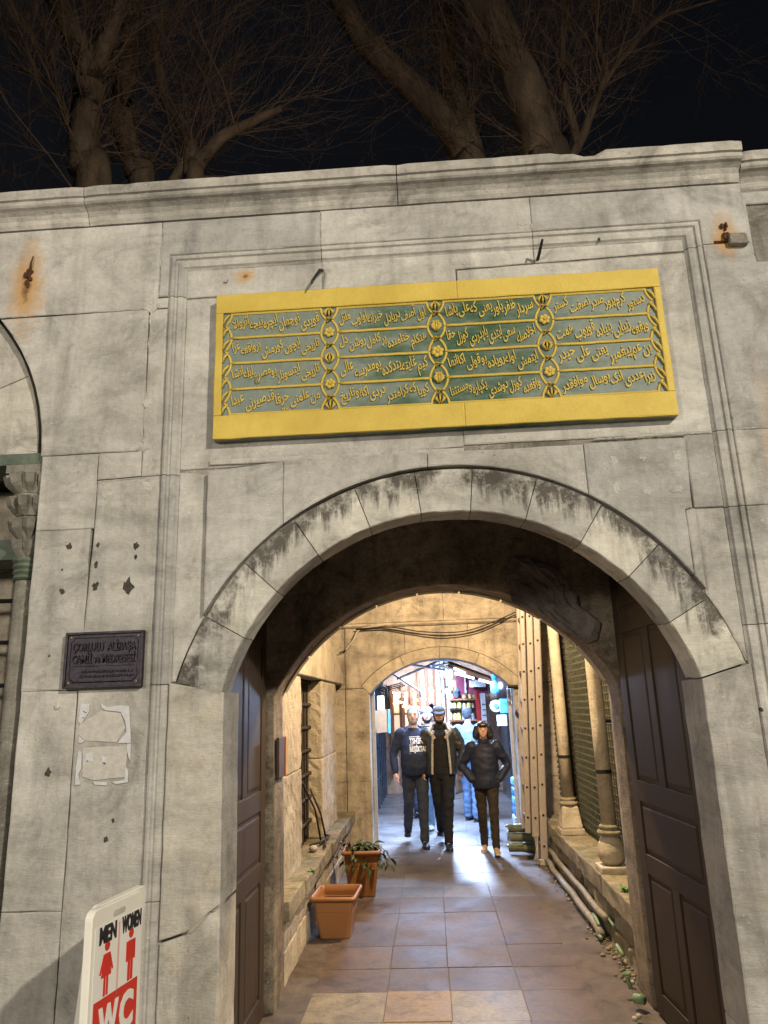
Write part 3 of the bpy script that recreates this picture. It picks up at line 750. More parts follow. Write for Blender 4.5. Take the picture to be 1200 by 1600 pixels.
for i, cx in enumerate(dv):
    for j in range(5):
        z = HZ0+rowh*j
        if j in (0, 4): obj('palmette', leaves(cx, z+(0.035 if j == 0 else -0.035), 1 if j == 0 else -1), M['gold'], pan, smooth=True)
        elif (j == 2) != (i == 1): obj('palmette', leaves(cx, z, 1), M['gold'], pan, smooth=True); obj('palmette', leaves(cx, z, -1), M['gold'], pan, smooth=True)
        else: obj('rosette', flower(cx, z, 0.030 if not (i == 1 and j == 2) else 0.034), M['gold'], pan, smooth=True)
        if j < 4:
            zz = z+rowh/2
            obj('knot', gtube([(cx-0.014, LY, zz-0.012), (cx+0.014, LY-0.006, zz), (cx-0.014, LY, zz+0.012)], 0.005), M['gold'], pan, smooth=True)
    if i == 1:
        for j in (1, 3):
            for q in (-1, 0, 1): obj('finial', gtube([(cx+q*0.008, LY, HZ0+rowh*j-0.02), (cx+q*0.013, LY-0.004, HZ0+rowh*j+0.03)], 0.004), M['gold'], pan)
for cx, s in ((HX0, 1), (HX1, -1)):
    for j in range(8):
        z = HZ0+rowh*(j+0.5)/2
        obj('leaf', gtube([(cx, LY, z-0.03), (cx+s*0.012, LY-0.003, z), (cx+s*0.034, LY, z+0.024)], 0.005), M['gold'], pan, smooth=True)
LINES = [   # columns from left to right, rows from the top
 ['قویدی نو جهان ایچره نیجه اثر والا', 'تاریخی ایچون کورمش بر واقعه غرا', 'تاریخی ایتسونلر بو مصرع ایله انشا', 'من علمنی حرفا قد صیرنی عبدا'],
 ['اول آصف دریادل خیراته اولوب مائل', 'هنکام ختامنده بر کامل روشن دل', 'کیم غایته یتدکده بو مدرسه عالی', 'کویا که کرامتدر دردی اکا بو تاریخ'],
 ['سردار ظفر یاور یعنی که علی پاشا', 'اخلاصله سعی ایتدی یاپدردی کوزل حقا', 'ایتمش اوله رویاده بو قولی اکا انها', 'واقعده کوزل دوشدی یکپاره و مستثنا'],
 ['دستور کرم پرور صدر نصفت کستر', 'وبقعه زیبایی بنیاده قویوب همت', 'بن عم پیغمبر یعنی علی حیدر', 'زیرا عددی انک بوسال موافقدر']]
for k in range(4):
    x0, x1 = edges[k]+0.052, edges[k+1]-0.052
    for j in range(4):
        zc = HZ1-rowh*(j+0.5); parts = []; x = 0.0
        for wi, wd in enumerate(LINES[k][j].split()):
            me = text_mesh(shape_word(wd), 0.115, 0.0025, 2, offset=0.0014, space=0.97, align='LEFT')
            wdt = max(v.co.x for v in me.vertices) if len(me.vertices) else 0.02
            x -= wdt
            lift = 0.010*((wi % 2)*1.0)-0.004
            rot = Matrix.Translation((x+wdt, lift, 0)) @ Matrix.Rotation(radians(13), 4, 'Z') @ Matrix.Translation((-wdt, -0.0, 0))
            shear = Matrix(((1, -0.10, 0, 0), (0, 1, 0, 0), (0, 0, 1, 0), (0, 0, 0, 1)))
            parts.append((me, shear @ rot)); x -= 0.006
        tot = -x; sc = (x1-x0)/tot
        mx = Matrix.Translation((x1, LY+0.003, zc-0.026)) @ FX @ Matrix.Diagonal((sc, min(1.12, max(0.9, sc)), 1, 1))
        bm = mesh_merge([(m_, mx @ r_) for m_, r_ in parts])
        zs = [v.co.z for v in bm.verts]; dz = zc-(min(zs)+max(zs))/2; hh = max(zs)-min(zs); kz = min(1.4, (rowh-0.030)/hh)
        for v in bm.verts: v.co.z = zc+(v.co.z+dz-zc)*kz
        obj('lettering', bm, M['gold'], pan, normals=False)
me = text_mesh('\u0661\u0661\u0662\u0660', 0.032, 0.003, 2, 0.0008)
p = PY(447, 640, LY)
obj('lettering', mesh_merge([(me, Matrix.Translation((p.x, LY+0.003, p.z-0.012)) @ FX)]), M['gold'], pan, normals=False)

# ================================================================== BRONZE WALL PLATE
M['bronze'] = plain('dark_bronze', (0.050, 0.043, 0.052), 0.42, 0.5, 40, 0.5, metal=0.75)
M['bronze2'] = plain('bronze_letters', (0.030, 0.026, 0.034), 0.40, 0.5, 40, 0.5, metal=0.75)
bx0, bx1, bz0, bz1 = -1.778, -1.386, 1.935, 2.205
bp = empty('wall_plate', (bx0, 0, bz0), 'dark bronze plate with raised lettering screwed to the wall left of the arch', 'plaque')
bm = bmesh.new(); add_box(bm, ((bx0+bx1)/2, -0.014, (bz0+bz1)/2), (bx1-bx0, 0.02, bz1-bz0), bev=0.003)
obj('plate', bm, M['bronze'], bp)
bm = bmesh.new(); th = 0.012
for a in ((bx0, bx1, bz0, bz0+th), (bx0, bx1, bz1-th, bz1), (bx0, bx0+th, bz0+th, bz1-th), (bx1-th, bx1, bz0+th, bz1-th)):
    add_box(bm, ((a[0]+a[1])/2, -0.028, (a[2]+a[3])/2), (a[1]-a[0], 0.012, a[3]-a[2]), bev=0.002)
obj('rim', bm, M['bronze'], bp)
ov = [(bx0+0.028, bz0+0.05), (bx0+0.05, bz0+0.028), (bx1-0.05, bz0+0.028), (bx1-0.028, bz0+0.05), (bx1-0.028, bz1-0.05), (bx1-0.05, bz1-0.028), (bx0+0.05, bz1-0.028), (bx0+0.028, bz1-0.05)]
obj('inner_line', tube([(x, -0.026, z) for x, z in ov+ov[:2]], 0.0025, n=5), M['bronze2'], bp)
for s, z, h in (('ÇORLULU  ALİPAŞA', bz1-0.092, 0.045), ('CAMİİ ve MEDRESESİ', bz1-0.150, 0.043)):
    me = text_mesh(s, h*1.25, 0.005, 2, 0.0012); xs_ = [v.co.x for v in me.vertices]; k = 0.315/(max(xs_)-min(xs_))
    obj('lettering', mesh_merge([(me, Matrix.Translation(((bx0+bx1)/2, -0.027, z)) @ FX @ Matrix.Diagonal((k, 1, 1, 1)))]), M['bronze2'], bp, normals=False)
obj('line', span(bx0+0.045, bx1-0.045, -0.028, -0.022, bz1-0.166, bz1-0.164), M['bronze2'], bp)
bm = bmesh.new()
for z, x0, x1 in ((bz0+0.078, bx0+0.09, bx1-0.06), (bz0+0.056, bx0+0.08, bx1-0.05)):
    x = x0
    while x < x1:
        wl = random.uniform(0.006, 0.014); add_box(bm, (x+wl/2, -0.027, z+random.uniform(-.001, .001)), (wl, 0.006, random.uniform(0.008, 0.013))); x += wl+random.uniform(0.002, 0.006)
obj('small_raised_letters', bm, M['bronze2'], bp)
M['brass'] = plain('brass_screw', (0.45, 0.33, 0.14), 0.4, 0.3, 60, 0.2, metal=0.8)
for x, z in ((bx0+0.028, bz0+0.026), (bx1-0.028, bz0+0.026), (bx0+0.028, bz1-0.026), (bx1-0.028, bz1-0.026)):
    bm = bmesh.new(); add_ball(bm, (x, -0.027, z), (0.007, 0.005, 0.007), u=8, v=5); obj('screw', bm, M['brass'], bp)

# ================================================================== torn notices
M['paper'] = plain('torn_paper', (0.56, 0.56, 0.56), 0.8, 0.12, 20, 0.4)
M['glue'] = plain('glue_residue', (0.50, 0.47, 0.42), 0.85, 0.15, 30, 0.6)
M['ink'] = plain('print_ink', (0.05, 0.05, 0.06), 0.7)
tp = empty('torn_notice', (-1.56, 0, 1.5), 'torn white remains of two pasted paper notices under the bronze plate', 'poster')
def scrap(px_poly, y, m, nm='paper_scrap'):
    pts = [(PY(x, yy).x, PY(x, yy).z) for x, yy in px_poly]
    bm = bmesh.new(); prism(bm, pts, y, -0.001, gap=0, cham=0.0006, wob=0.006, chips=0)
    obj(nm, bm, M[m], tp)
def cr(x, y): return (x*0.35, 1060+y*0.35)     # from crop coordinates
scrap([cr(362, 112), cr(402, 115), cr(398, 150), cr(372, 190), cr(360, 205), cr(350, 190)], -0.0042, 'paper')
scrap([cr(450, 112), cr(478, 128), cr(540, 120), cr(577, 124), cr(582, 200), cr(585, 288), cr(525, 290), cr(566, 240), cr(560, 190), cr(540, 150), cr(470, 142), cr(455, 130)], -0.0042, 'paper')
scrap([cr(570, 290), cr(586, 292), cr(582, 368), cr(574, 350), cr(565, 310)], -0.0040, 'paper')
scrap([cr(386, 335), cr(416, 332), cr(418, 372), cr(380, 372)], -0.0044, 'paper')
scrap([cr(455, 345), cr(478, 352), cr(476, 384), cr(458, 376)], -0.0040, 'paper')
scrap([cr(352, 320), cr(366, 330), cr(364, 400), cr(350, 430), cr(362, 474), cr(336, 476), cr(340, 400)], -0.0042, 'paper')
scrap([cr(560, 390), cr(574, 410), cr(572, 464), cr(520, 472), cr(500, 462), cr(556, 452)], -0.0044, 'paper')
scrap([cr(415, 460), cr(480, 462), cr(478, 478), cr(425, 475)], -0.0040, 'paper')
scrap([cr(352, 255), cr(380, 280), cr(365, 290), cr(350, 285)], -0.0040, 'paper')
scrap([cr(356, 205), cr(450, 145), cr(540, 155), cr(560, 220), cr(520, 285), cr(380, 278), cr(350, 250)], -0.0018, 'glue', 'glue_patch')
scrap([cr(370, 310), cr(570, 300), cr(560, 440), cr(420, 455), cr(368, 440)], -0.0018, 'glue', 'glue_patch')
bm = bmesh.new()
for x, y in ((376, 148), (384, 152), (374, 176), (392, 368), (466, 376), (470, 380)):
    p = PY(*cr(x, y)); add_box(bm, (p.x, -0.0048, p.z), (0.008, 0.001, 0.004))
obj('print', bm, M['ink'], tp)

# ================================================================== iron hooks, cramps
def hook(px1, px2, lab):
    a = PY(*px1); a.y = 0.03; o = empty('iron_hook', a, lab, 'hook')
    b = PY(*px2, -0.09)
    obj('shank', tube([a, (a.x*0.8+b.x*0.2, -0.02, a.z*0.8+b.z*0.2), (b.x, -0.085, b.z+0.01), (b.x-0.004, -0.09, b.z-0.012)], [0.009, 0.009, 0.007, 0.004], n=6), M['iron'], o)
hook((503, 418), (488, 440), 'small rusty iron hook over the left half of the gilded panel')
hook((841, 402), (848, 376), 'iron hook bent upwards over the right half of the gilded panel')
M['rust'] = plain('rusty_iron', (0.10, 0.04, 0.018), 0.9, 0.6, 40, 0.9, bd=0.01)
def cramp(loc, lab, big):
    o = empty('iron_cramp', loc, lab, 'iron stub')
    bm = bmesh.new()
    for i in range(12 if not big else 14):
        add_ball(bm, Vector(loc)+Vector((random.uniform(-0.017, 0.017), random.uniform(-0.006, 0.004), random.uniform(-0.05, 0.045))), (random.uniform(0.006, 0.016), 0.012, random.uniform(0.008, 0.022)), u=7, v=5)
    obj('rust_lump', bm, M['rust'], o)
    if big:
        bm = bmesh.new(); add_box(bm, Vector(loc)+Vector((0.055, -0.004, -0.055)), (0.10, 0.045, 0.07), bev=0.012, jit=0.004); obj('broken_stub', bm, M['mortar'], o)
    else:
        obj('shank', tube([Vector(loc)+Vector((0.01, 0.0, 0.02)), Vector(loc)+Vector((0.016, -0.012, 0.09)), Vector(loc)+Vector((0.02, -0.004, 0.135))], [0.009, 0.006, 0.004], n=6), M['rust'], o)
cramp((-2.175, -0.004, 4.235), 'rusted iron stub with an orange stain at the upper left of the wall', False)
cramp((1.725, -0.004, 4.235), 'broken stone and rusted iron stub right of the moulded frame corner', True)

# ================================================================== DOORS
t = NT('dark_brown_door_paint'); a = t.noise(1.0, 6, 0.6, vec=t.map((14, 14, 1.2))); b = t.noise(40, 4)
col = t.mixc(t.ramp(a, [(0.3, 0), (0.75, 1)]), (0.036, 0.024, 0.016), (0.060, 0.039, 0.026))
sc_ = t.noise(6, 9, 0.8); col = t.mixc(t.ramp(sc_, [(0.58, 0), (0.70, 0.55)]), col, (0.11, 0.08, 0.062))
M['door'] = t.out(col, t.math('MULTIPLY_ADD', a, 0.25, 0.45), t.bump(t.math('ADD', a, t.math('MULTIPLY', b, 0.3)), 0.25, 0.004), 0.3)
def door(loc, rz, lab, flip):
    o = empty('door_leaf', loc, lab, 'door', 'two leaves of the gate', rz)
    W, H, T = 1.10, 2.85, 0.055; y0 = 0.0
    s = -1 if flip else 1       # visible face is on local +s*y ... leaf runs along local +x
    def b(nm, x0, x1, z0, z1, t0, t1, bev=0.004): 
        return obj(nm, span(x0, x1, t0, t1, z0, z1, bev=bev), M['door'], o, world=False)
    b('leaf', 0, W, 0.02, H, -T*0.28, T*0.28)
    rows = [(0.02, 0.15), (0.79, 0.90), (1.20, 1.32), (2.22, 2.36), (2.72, H)]
    for z0, z1 in rows: b('rail', 0.12, W-0.12, z0, z1, -T/2, T/2)
    for x0, x1 in ((0, 0.12), (W-0.12, W)): b('stile', x0, x1, 0.02, H, -T/2, T/2)
    for z0, z1 in ((0.15, 0.79), (1.32, 2.22), (2.36, 2.72)): b('mullion', W/2-0.05, W/2+0.05, z0, z1, -T/2, T/2)
    def panel(x0, x1, z0, z1):
        bm = bmesh.new(); add_box(bm, ((x0+x1)/2, 0, (z0+z1)/2), (x1-x0-0.05, T*0.92, z1-z0-0.05), bev=0.012); obj('panel', bm, M['door'], o, world=False)
    for z0, z1 in ((0.15, 0.79), (1.32, 2.22), (2.36, 2.72)):
        panel(0.12, W/2-0.05, z0, z1); panel(W/2+0.05, W-0.12, z0, z1)
    panel(0.12, W-0.12, 0.90, 1.20)
    for z in (0.4, 1.45, 2.4): b('hinge', -0.02, 0.05, z, z+0.10, -T/2-0.008, T/2+0.008)
    return o
door((-1.125, 0.345, -0.01), radians(90), 'dark brown panelled gate leaf folded back against the left side of the passage', False)
door((1.345, 0.345, -0.01), radians(93.4), 'dark brown panelled gate leaf folded back against the right side of the passage', True)

# small notice on the left pier
sgn = empty('pier_notice', (-1.02, 1.68, 1.35), 'small narrow notice board hung on the left pier behind the gate leaf', 'notice')
M['notice'] = plain('faded_notice', (0.07, 0.04, 0.032), 0.6, 0.3); M['orange'] = plain('orange_edge', (0.50, 0.22, 0.05), 0.6)
obj('board', span(-1.05, -1.03, 1.56, 1.80, 1.36, 1.62, bev=0.002), M['notice'], sgn); obj('edge_strip', span(-1.029, -1.024, 1.77, 1.80, 1.36, 1.62), M['orange'], sgn)

# ================================================================== WC BOARD
M['cream'] = plain('cream_plastic', (0.80, 0.77, 0.68), 0.35, 0.04, 5, 0.05)
M['white'] = plain('white_print', (0.82, 0.80, 0.74), 0.4, 0.03, 5, 0.0)
M['red'] = plain('red_print', (0.62, 0.035, 0.022), 0.4, 0.06, 8, 0.0)
M['pink'] = plain('faint_red_print', (0.75, 0.42, 0.36), 0.4, 0.05, 8, 0.0)
M['black'] = plain('black_print', (0.02, 0.02, 0.022), 0.45, 0.1, 8, 0.0)
At = PY(150, 1424, -0.72)
wc = empty('wc_board', (At.x-0.018, At.y-0.022, 0), 'white and red WC board with man and woman signs standing before the left jamb', 'sign', rz=atan2(0.99, 0.13))
# local x runs along the board (away from the camera), local -y is the printed face, local z up, leaning back slightly
BW, BH = 0.375, At.z
lean = Matrix.Rotation(radians(1.0), 4, 'Y') @ Matrix.Rotation(radians(-1.0), 4, 'X')
def wobj(nm, bm, m, par=None, **k):
    o = obj(nm, bm, M[m], par or wc, world=False, **k)
    return o
brd = bpy.data.objects.new('board', None)
def rrect(x0, x1, z0, z1, r, n=5):
    return arc(x1-r, z1-r, r, 0, 90, n)+arc(x0+r, z1-r, r, 90, 180, n)+arc(x0+r, z0+r, r, 180, 270, n)+arc(x1-r, z0+r, r, 270, 360, n)
def wprism(nm, poly, y0, y1, m, cham=0.004):
    bm = bmesh.new(); prism(bm, poly, y0, y1, gap=0, cham=cham, wob=0, chips=0)
    for v in bm.verts: v.co = lean @ v.co
    return wobj(nm, bm, m)
wprism('shell', rrect(0, BW, 0.03, BH, 0.035), -0.024, 0.004, 'cream', 0.005)
wprism('printed_sheet', rect(0.024, BW-0.024, 0.12, BH-0.062), -0.0262, -0.020, 'white', 0.001)
wprism('handle_slot', rrect(BW/2-0.045, BW/2+0.045, BH-0.052, BH-0.030, 0.010), -0.0255, -0.018, 'glue', 0.002)
wprism('divider', rect(BW/2-0.006, BW/2+0.006, BH-0.32, BH-0.075), -0.0275, -0.02, 'pink', 0.0005)
wprism('red_band', rect(0.034, BW-0.034, BH-0.475, BH-0.305), -0.0275, -0.02, 'red', 0.0005)
def wtext(s, x, z, h, wd, m, off=0.001):
    me = text_mesh(s, h*1.4, 0.0012, 3, off); xs_ = [v.co.x for v in me.vertices]; k = wd/(max(xs_)-min(xs_))
    bm = mesh_merge([(me, lean @ Matrix.Translation((x, -0.0285, z)) @ FX @ Matrix.Diagonal((k, 1, 1, 1)))])
    wobj('lettering', bm, m, normals=False)
wtext('MEN', 0.108, BH-0.122, 0.056, 0.115, 'black', 0.003); wtext('WOMEN', 0.280, BH-0.122, 0.056, 0.145, 'black', 0.003)
wtext('W', BW/2-0.052, BH-0.45, 0.115, 0.135, 'white', 0.008); wtext('C', BW/2+0.075, BH-0.45, 0.115, 0.10, 'white', 0.008)
def picto(cx, zb, woman):
    bm = bmesh.new(); Y0 = -0.0285
    def pr(poly): prism(bm, poly, Y0, -0.02, gap=0, cham=0.0003, wob=0, chips=0)
    pr(arc(cx, zb+0.162, 0.017, 0, 340, 12))
    if woman:
        pr([(cx-0.018, zb+0.138), (cx-0.034, zb+0.062), (cx+0.034, zb+0.062), (cx+0.018, zb+0.138)])
        for s in (-1, 1): pr([(cx+s*0.022, zb+0.137), (cx+s*0.046, zb+0.078), (cx+s*0.038, zb+0.074), (cx+s*0.018, zb+0.12)]); pr(rect(cx+s*0.009-0.006, cx+s*0.009+0.006, zb, zb+0.062))
    else:
        pr(rect(cx-0.020, cx+0.020, zb+0.07, zb+0.138))
        for s in (-1, 1): pr(rect(cx+s*0.028-0.005, cx+s*0.028+0.005, zb+0.068, zb+0.137)); pr(rect(cx+s*0.0105-0.008, cx+s*0.0105+0.008, zb, zb+0.07))
    for v in bm.verts: v.co = lean @ v.co
    wobj('pictogram', bm, 'red')
picto(0.108, BH-0.300, True); picto(0.280, BH-0.300, False)
bm = bmesh.new(); prism(bm, [(0.10, BH-0.555), (0.23, BH-0.555), (0.23, BH-0.505), (0.345, BH-0.585), (0.23, BH-0.665), (0.23, BH-0.615), (0.10, BH-0.615)], -0.0275, -0.02, gap=0, cham=0.0005, wob=0, chips=0)
for v in bm.verts: v.co = lean @ v.co
wobj('arrow', bm, 'red')
bm = bmesh.new(); prism(bm, rrect(0, BW, 0.0, BH, 0.035), 0, 0.03, gap=0, cham=0.005, wob=0, chips=0)
for v in bm.verts: v.co = Vector((v.co.x+0.07*v.co.z, v.co.y+0.012+(BH-v.co.z)*0.05, v.co.z))
wobj('rear_shell', bm, 'cream')
# ================================================================== LEFT SIDE WALL (piers on a low wall)
lw = empty('left_side_wall', (-1.2, 4, 0), 'low stone wall with mossy sill and two square limestone piers on the left of the passage', 'wall')
def lumpy(name, x0, x1, y0, y1, z0, z1, m, par, amp=0.008, seg=0.12, bev=0.012, fr=9.0, smooth=True):
    bm = bmesh.new(); add_box(bm, ((x0+x1)/2, (y0+y1)/2, (z0+z1)/2), (x1-x0, y1-y0, z1-z0), bev=bev)
    for ax_, L in ((0, x1-x0), (1, y1-y0), (2, z1-z0)):
        n = int(L/seg)
        for i in range(1, n+1):
            co_ = Vector(((x0+x1)/2, (y0+y1)/2, (z0+z1)/2)); lo = (x0, y0, z0)[ax_]; co_[ax_] = lo+L*i/(n+1)
            no = Vector((0, 0, 0)); no[ax_] = 1
            bmesh.ops.bisect_plane(bm, geom=bm.verts[:]+bm.edges[:]+bm.faces[:], plane_co=co_, plane_no=no)
    for v in bm.verts:
        q = v.co*fr; v.co += Vector((noise.noise(q), noise.noise(q+Vector((7, 0, 0))), noise.noise(q+Vector((0, 9, 0)))))*amp
    o = obj(name, bm, m, par, smooth=False)
    return o
y = 1.87; 
while y < 6.35:
    y2 = min(6.38, y+random.uniform(0.5, 0.95)); z = -0.05
    for z2 in (0.20, 0.405): 
        lumpy('stone_block', -1.33, -1.075+random.uniform(-0.006, 0.006), y+0.004, y2-0.004, z, z2-0.004, M['yard'], lw, 0.008); z = z2
    lumpy('sill_stone', -1.42, -1.015+random.uniform(-0.006, 0.01), y+0.003, y2-0.003, 0.41, 0.53+random.uniform(-0.006, 0.006), M['sill'], lw, 0.012)
    y = y2
for y0, y1 in ((1.95, 3.16), (4.42, 5.62)):
    for z0, z1 in ((0.532, 1.30), (1.304, 2.09)): lumpy('pier_stone', -1.38, -1.15, y0, y1, z0, z1, M['pillar'], lw, 0.011, 0.06, bev=0.015, fr=17)
# raking head stones
def yz_prism(name, poly, x0, x1, m, par):
    bm = bmesh.new(); A = [bm.verts.new((x0, a, b)) for a, b in poly]; B = [bm.verts.new((x1, a, b)) for a, b in poly]
    bm.faces.new(A); bm.faces.new(B[::-1]); n = len(poly)
    for i in range(n): bm.faces.new((A[i], A[(i+1) % n], B[(i+1) % n], B[i]))
    bmesh.ops.recalc_face_normals(bm, faces=bm.faces[:])
    bmesh.ops.bevel(bm, geom=bm.edges[:], offset=0.01, segments=1, affect='EDGES')
    return obj(name, bm, m, par)
yz_prism('head_stone', [(1.95, 2.10), (4.395, 2.10), (4.395, 2.80), (1.95, 2.80)], -1.40, -1.13, M['pillar'], lw)
yz_prism('head_stone', [(4.40, 2.10), (6.36, 2.10), (6.36, 2.22), (4.40, 2.76)], -1.40, -1.13, M['pillar'], lw)
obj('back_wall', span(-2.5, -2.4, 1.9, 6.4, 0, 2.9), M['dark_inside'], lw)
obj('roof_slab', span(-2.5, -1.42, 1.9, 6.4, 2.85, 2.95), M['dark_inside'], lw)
lg = empty('window_grille', (-1.3, 3.8, 0.55), 'rusty black iron grille between the two piers on the left of the passage', 'grille')
M['oldiron'] = plain('old_iron', (0.055, 0.045, 0.035), 0.7, 0.5, 40, 0.6, metal=0.3, bd=0.006)
for y0, y1 in ((3.17, 4.41), (5.63, 6.36)):
    n = int((y1-y0)/0.155)
    for i in range(n): obj('bar', tube([(-1.29, y0+0.07+i*0.155, 0.54), (-1.29, y0+0.07+i*0.155, 2.10)], 0.014, n=6), M['oldiron'], lg)
    for i in range(7):
        z = 0.72+i*0.225; obj('bar', tube([(-1.27, y0, z), (-1.27, y1, z)], 0.013, n=6), M['oldiron'], lg)
        if y0 < 4:
            for k in range(n): obj('knuckle', ball((-1.265, y0+0.07+k*0.155, z), 0.022, u=7, v=5), M['oldiron'], lg)
br = empty('iron_rod', (-1.2, 4.0, 0.55), 'bent iron rods leaning on the left sill in front of the grille', 'iron rods')
for k, pts in enumerate((((-1.14, 4.2, 0.55), (-1.17, 4.05, 0.85), (-1.24, 3.75, 1.12), (-1.27, 3.5, 1.2)), ((-1.10, 4.28, 0.55), (-1.13, 4.15, 0.8), (-1.2, 3.95, 1.05)), ((-1.12, 4.0, 0.55), (-1.07, 4.35, 0.56), (-1.15, 4.5, 0.56)), ((-1.2, 3.9, 0.555), (-1.08, 4.1, 0.56), (-1.04, 3.8, 0.555)))):
    obj('rod', tube(pts, 0.010, n=6), M['oldiron'], br, smooth=True)
M['pale'] = plain('pale_pebble', (0.42, 0.38, 0.32), 0.6)
o = obj('pebble', ball((-1.14, 3.72, 0.555), (0.04, 0.045, 0.03)), M['pale'], smooth=True); setp(o, 'pale rounded stone lying on the left sill by the iron rods', 'stone')

# ================================================================== RIGHT SIDE WALL (colonnettes and grille)
rw = empty('right_side_wall', (1.5, 4, 0), 'low rubble wall with sill and two slender stone columns on the right of the passage', 'wall')
y = 1.88; k = 0
while y < 6.3:
    y2 = min(6.36, y+random.uniform(0.35, 0.6)); z = -0.06
    for z2 in (0.13, 0.285):
        lumpy('rubble_stone', 1.32+random.uniform(-0.03, 0.03), 1.75, y+0.012, y2-0.012, z, z2-0.01, M['sill'], rw, 0.03, 0.09, bev=0.03, fr=7); z = z2
    y = y2
y = 1.88
while y < 6.3:
    y2 = min(6.36, y+random.uniform(0.6, 1.1))
    lumpy('sill_stone', 1.285, 1.86, y+0.003, y2-0.003, 0.30, 0.445+random.uniform(-0.005, 0.005), M['sill'], rw, 0.014); y = y2
def column(yc, bulb):
    c = (1.42, yc, 0)
    bm = bmesh.new(); add_lathe(bm, [(0.062, 0.80), (0.062, 1.6), (0.060, 2.4), (0.058, 3.3)], c, 20)
    col = obj('column', bm, M['pillar'], rw, smooth=True)
    bm = bmesh.new(); add_lathe(bm, [(0.075, 0.725), (0.098, 0.735), (0.104, 0.75), (0.098, 0.762), (0.08, 0.77), (0.078, 0.78), (0.086, 0.79), (0.083, 0.80), (0.07, 0.808)], c, 20)
    obj('base_ring', bm, M['sill'], col, smooth=True)
    if bulb:
        bm = bmesh.new(); add_lathe(bm, [(0.07, 0.505), (0.10, 0.54), (0.115, 0.59), (0.105, 0.655), (0.085, 0.70), (0.074, 0.725)], c, 16)
    else:
        bm = bmesh.new(); vs = add_box(bm, (0, 0, 0), (0.22, 0.22, 0.22), bev=0.018)
        for v in bm.verts: v.co = Vector((v.co.x*(1-0.28*max(0, v.co.z+0.05)/0.17), v.co.y*(1-0.28*max(0, v.co.z+0.05)/0.17), v.co.z))+Vector((c[0], c[1], 0.615))
    obj('pedestal', bm, M['pillar'], col, smooth=bulb)
    bm = bmesh.new(); add_box(bm, (c[0], c[1], 0.475), (0.25, 0.25, 0.06), bev=0.014, jit=0.004); obj('plinth', bm, M['pillar'], col)
    obj('iron_ring', lathe([(0.067, 1.205), (0.067, 1.235)], c, 20), M['iron'], col)
column(3.0, True); column(4.86, False)
obj('tie_bar', tube([(1.42, 3.0, 1.62), (1.60, 3.0, 1.62)], 0.016, n=6), M['iron'], rw)
obj('head_stone', span(1.34, 1.8, 1.9, 6.38, 3.3, 3.5, bev=0.02), M['pillar'], rw)
obj('pier_stone', span(1.36, 1.8, 1.9, 2.08, 0.47, 3.3, bev=0.02), M['rough'], rw)
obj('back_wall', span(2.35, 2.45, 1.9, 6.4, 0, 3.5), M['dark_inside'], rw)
M['gbar'] = plain('green_grey_painted_iron', (0.075, 0.08, 0.055), 0.6, 0.4, 30, 0.5, metal=0.1)
rg = empty('window_grille', (1.66, 4, 0.47), 'close green-grey iron mesh grille behind the columns on the right of the passage', 'grille')
z = 0.53; me = None
while z < 3.25:
    if me is None:
        bm = bmesh.new(); add_tube(bm, [(0, -2.14, 0), (0, 2.14, 0)], 0.008, n=6)
        for i in range(54): add_ball(bm, (0, -2.12+i*0.08, 0), 0.013, u=6, v=4)
        me = bpy.data.meshes.new('bar'); bm.to_mesh(me); bm.free(); me.materials.append(M['gbar'])
    share('bar', me, (1.58, 4.22, z), rg, rot=(random.uniform(-.003, .003), 0, 0)); z += 0.066
me = None
for i in range(52):
    y = 2.12+i*0.08
    if me is None:
        bm = bmesh.new(); add_tube(bm, [(0, 0, -1.38), (0, 0, 1.38)], 0.005, n=5); me = bpy.data.meshes.new('bar'); bm.to_mesh(me); bm.free(); me.materials.append(M['gbar'])
    share('bar', me, (1.570, y, 1.88), rg)
M['gpost'] = plain('green_post_paint', (0.13, 0.19, 0.13), 0.6, 0.35, 25, 0.4)
for y in (2.2, 3.55, 5.2): obj('frame_post', span(1.53, 1.57, y, y+0.05, 0.44, 3.3, bev=0.004), M['gpost'] if y < 3 else M['iron'], rg)

# ================================================================== FAR GATE WALL
fw = empty('far_gate_wall', (0.16, 6.55, 0), 'warm lit limestone wall with a low segmental arch opening onto the bright lane', 'wall')
Y2 = 6.4; BX, BZ, BR = 0.155, 1.14, 1.26
def fb2(poly, y0=0.0, y1=0.36, **k): return block('stone_block', poly, Y2+y0, Y2+y1, M['yard'], fw, tilt=0.002, **k)
def bx_(x, r=BR): return BZ+sqrt(max(0.0, r*r-(x-BX)**2))
xi0, xi1 = -0.80, 1.10
aI = math.degrees(math.acos((xi1-BX)/BR))
for z0, z1 in ((-0.05, 0.88), (0.88, 2.04)):
    fb2(rect(-1.11, xi0, z0, z1)); fb2(rect(xi1, 1.40, z0, z1))
    fb2(rect(-2.6, -1.11, z0, z1), 0.02); fb2(rect(1.40, 2.6, z0, z1), 0.02)
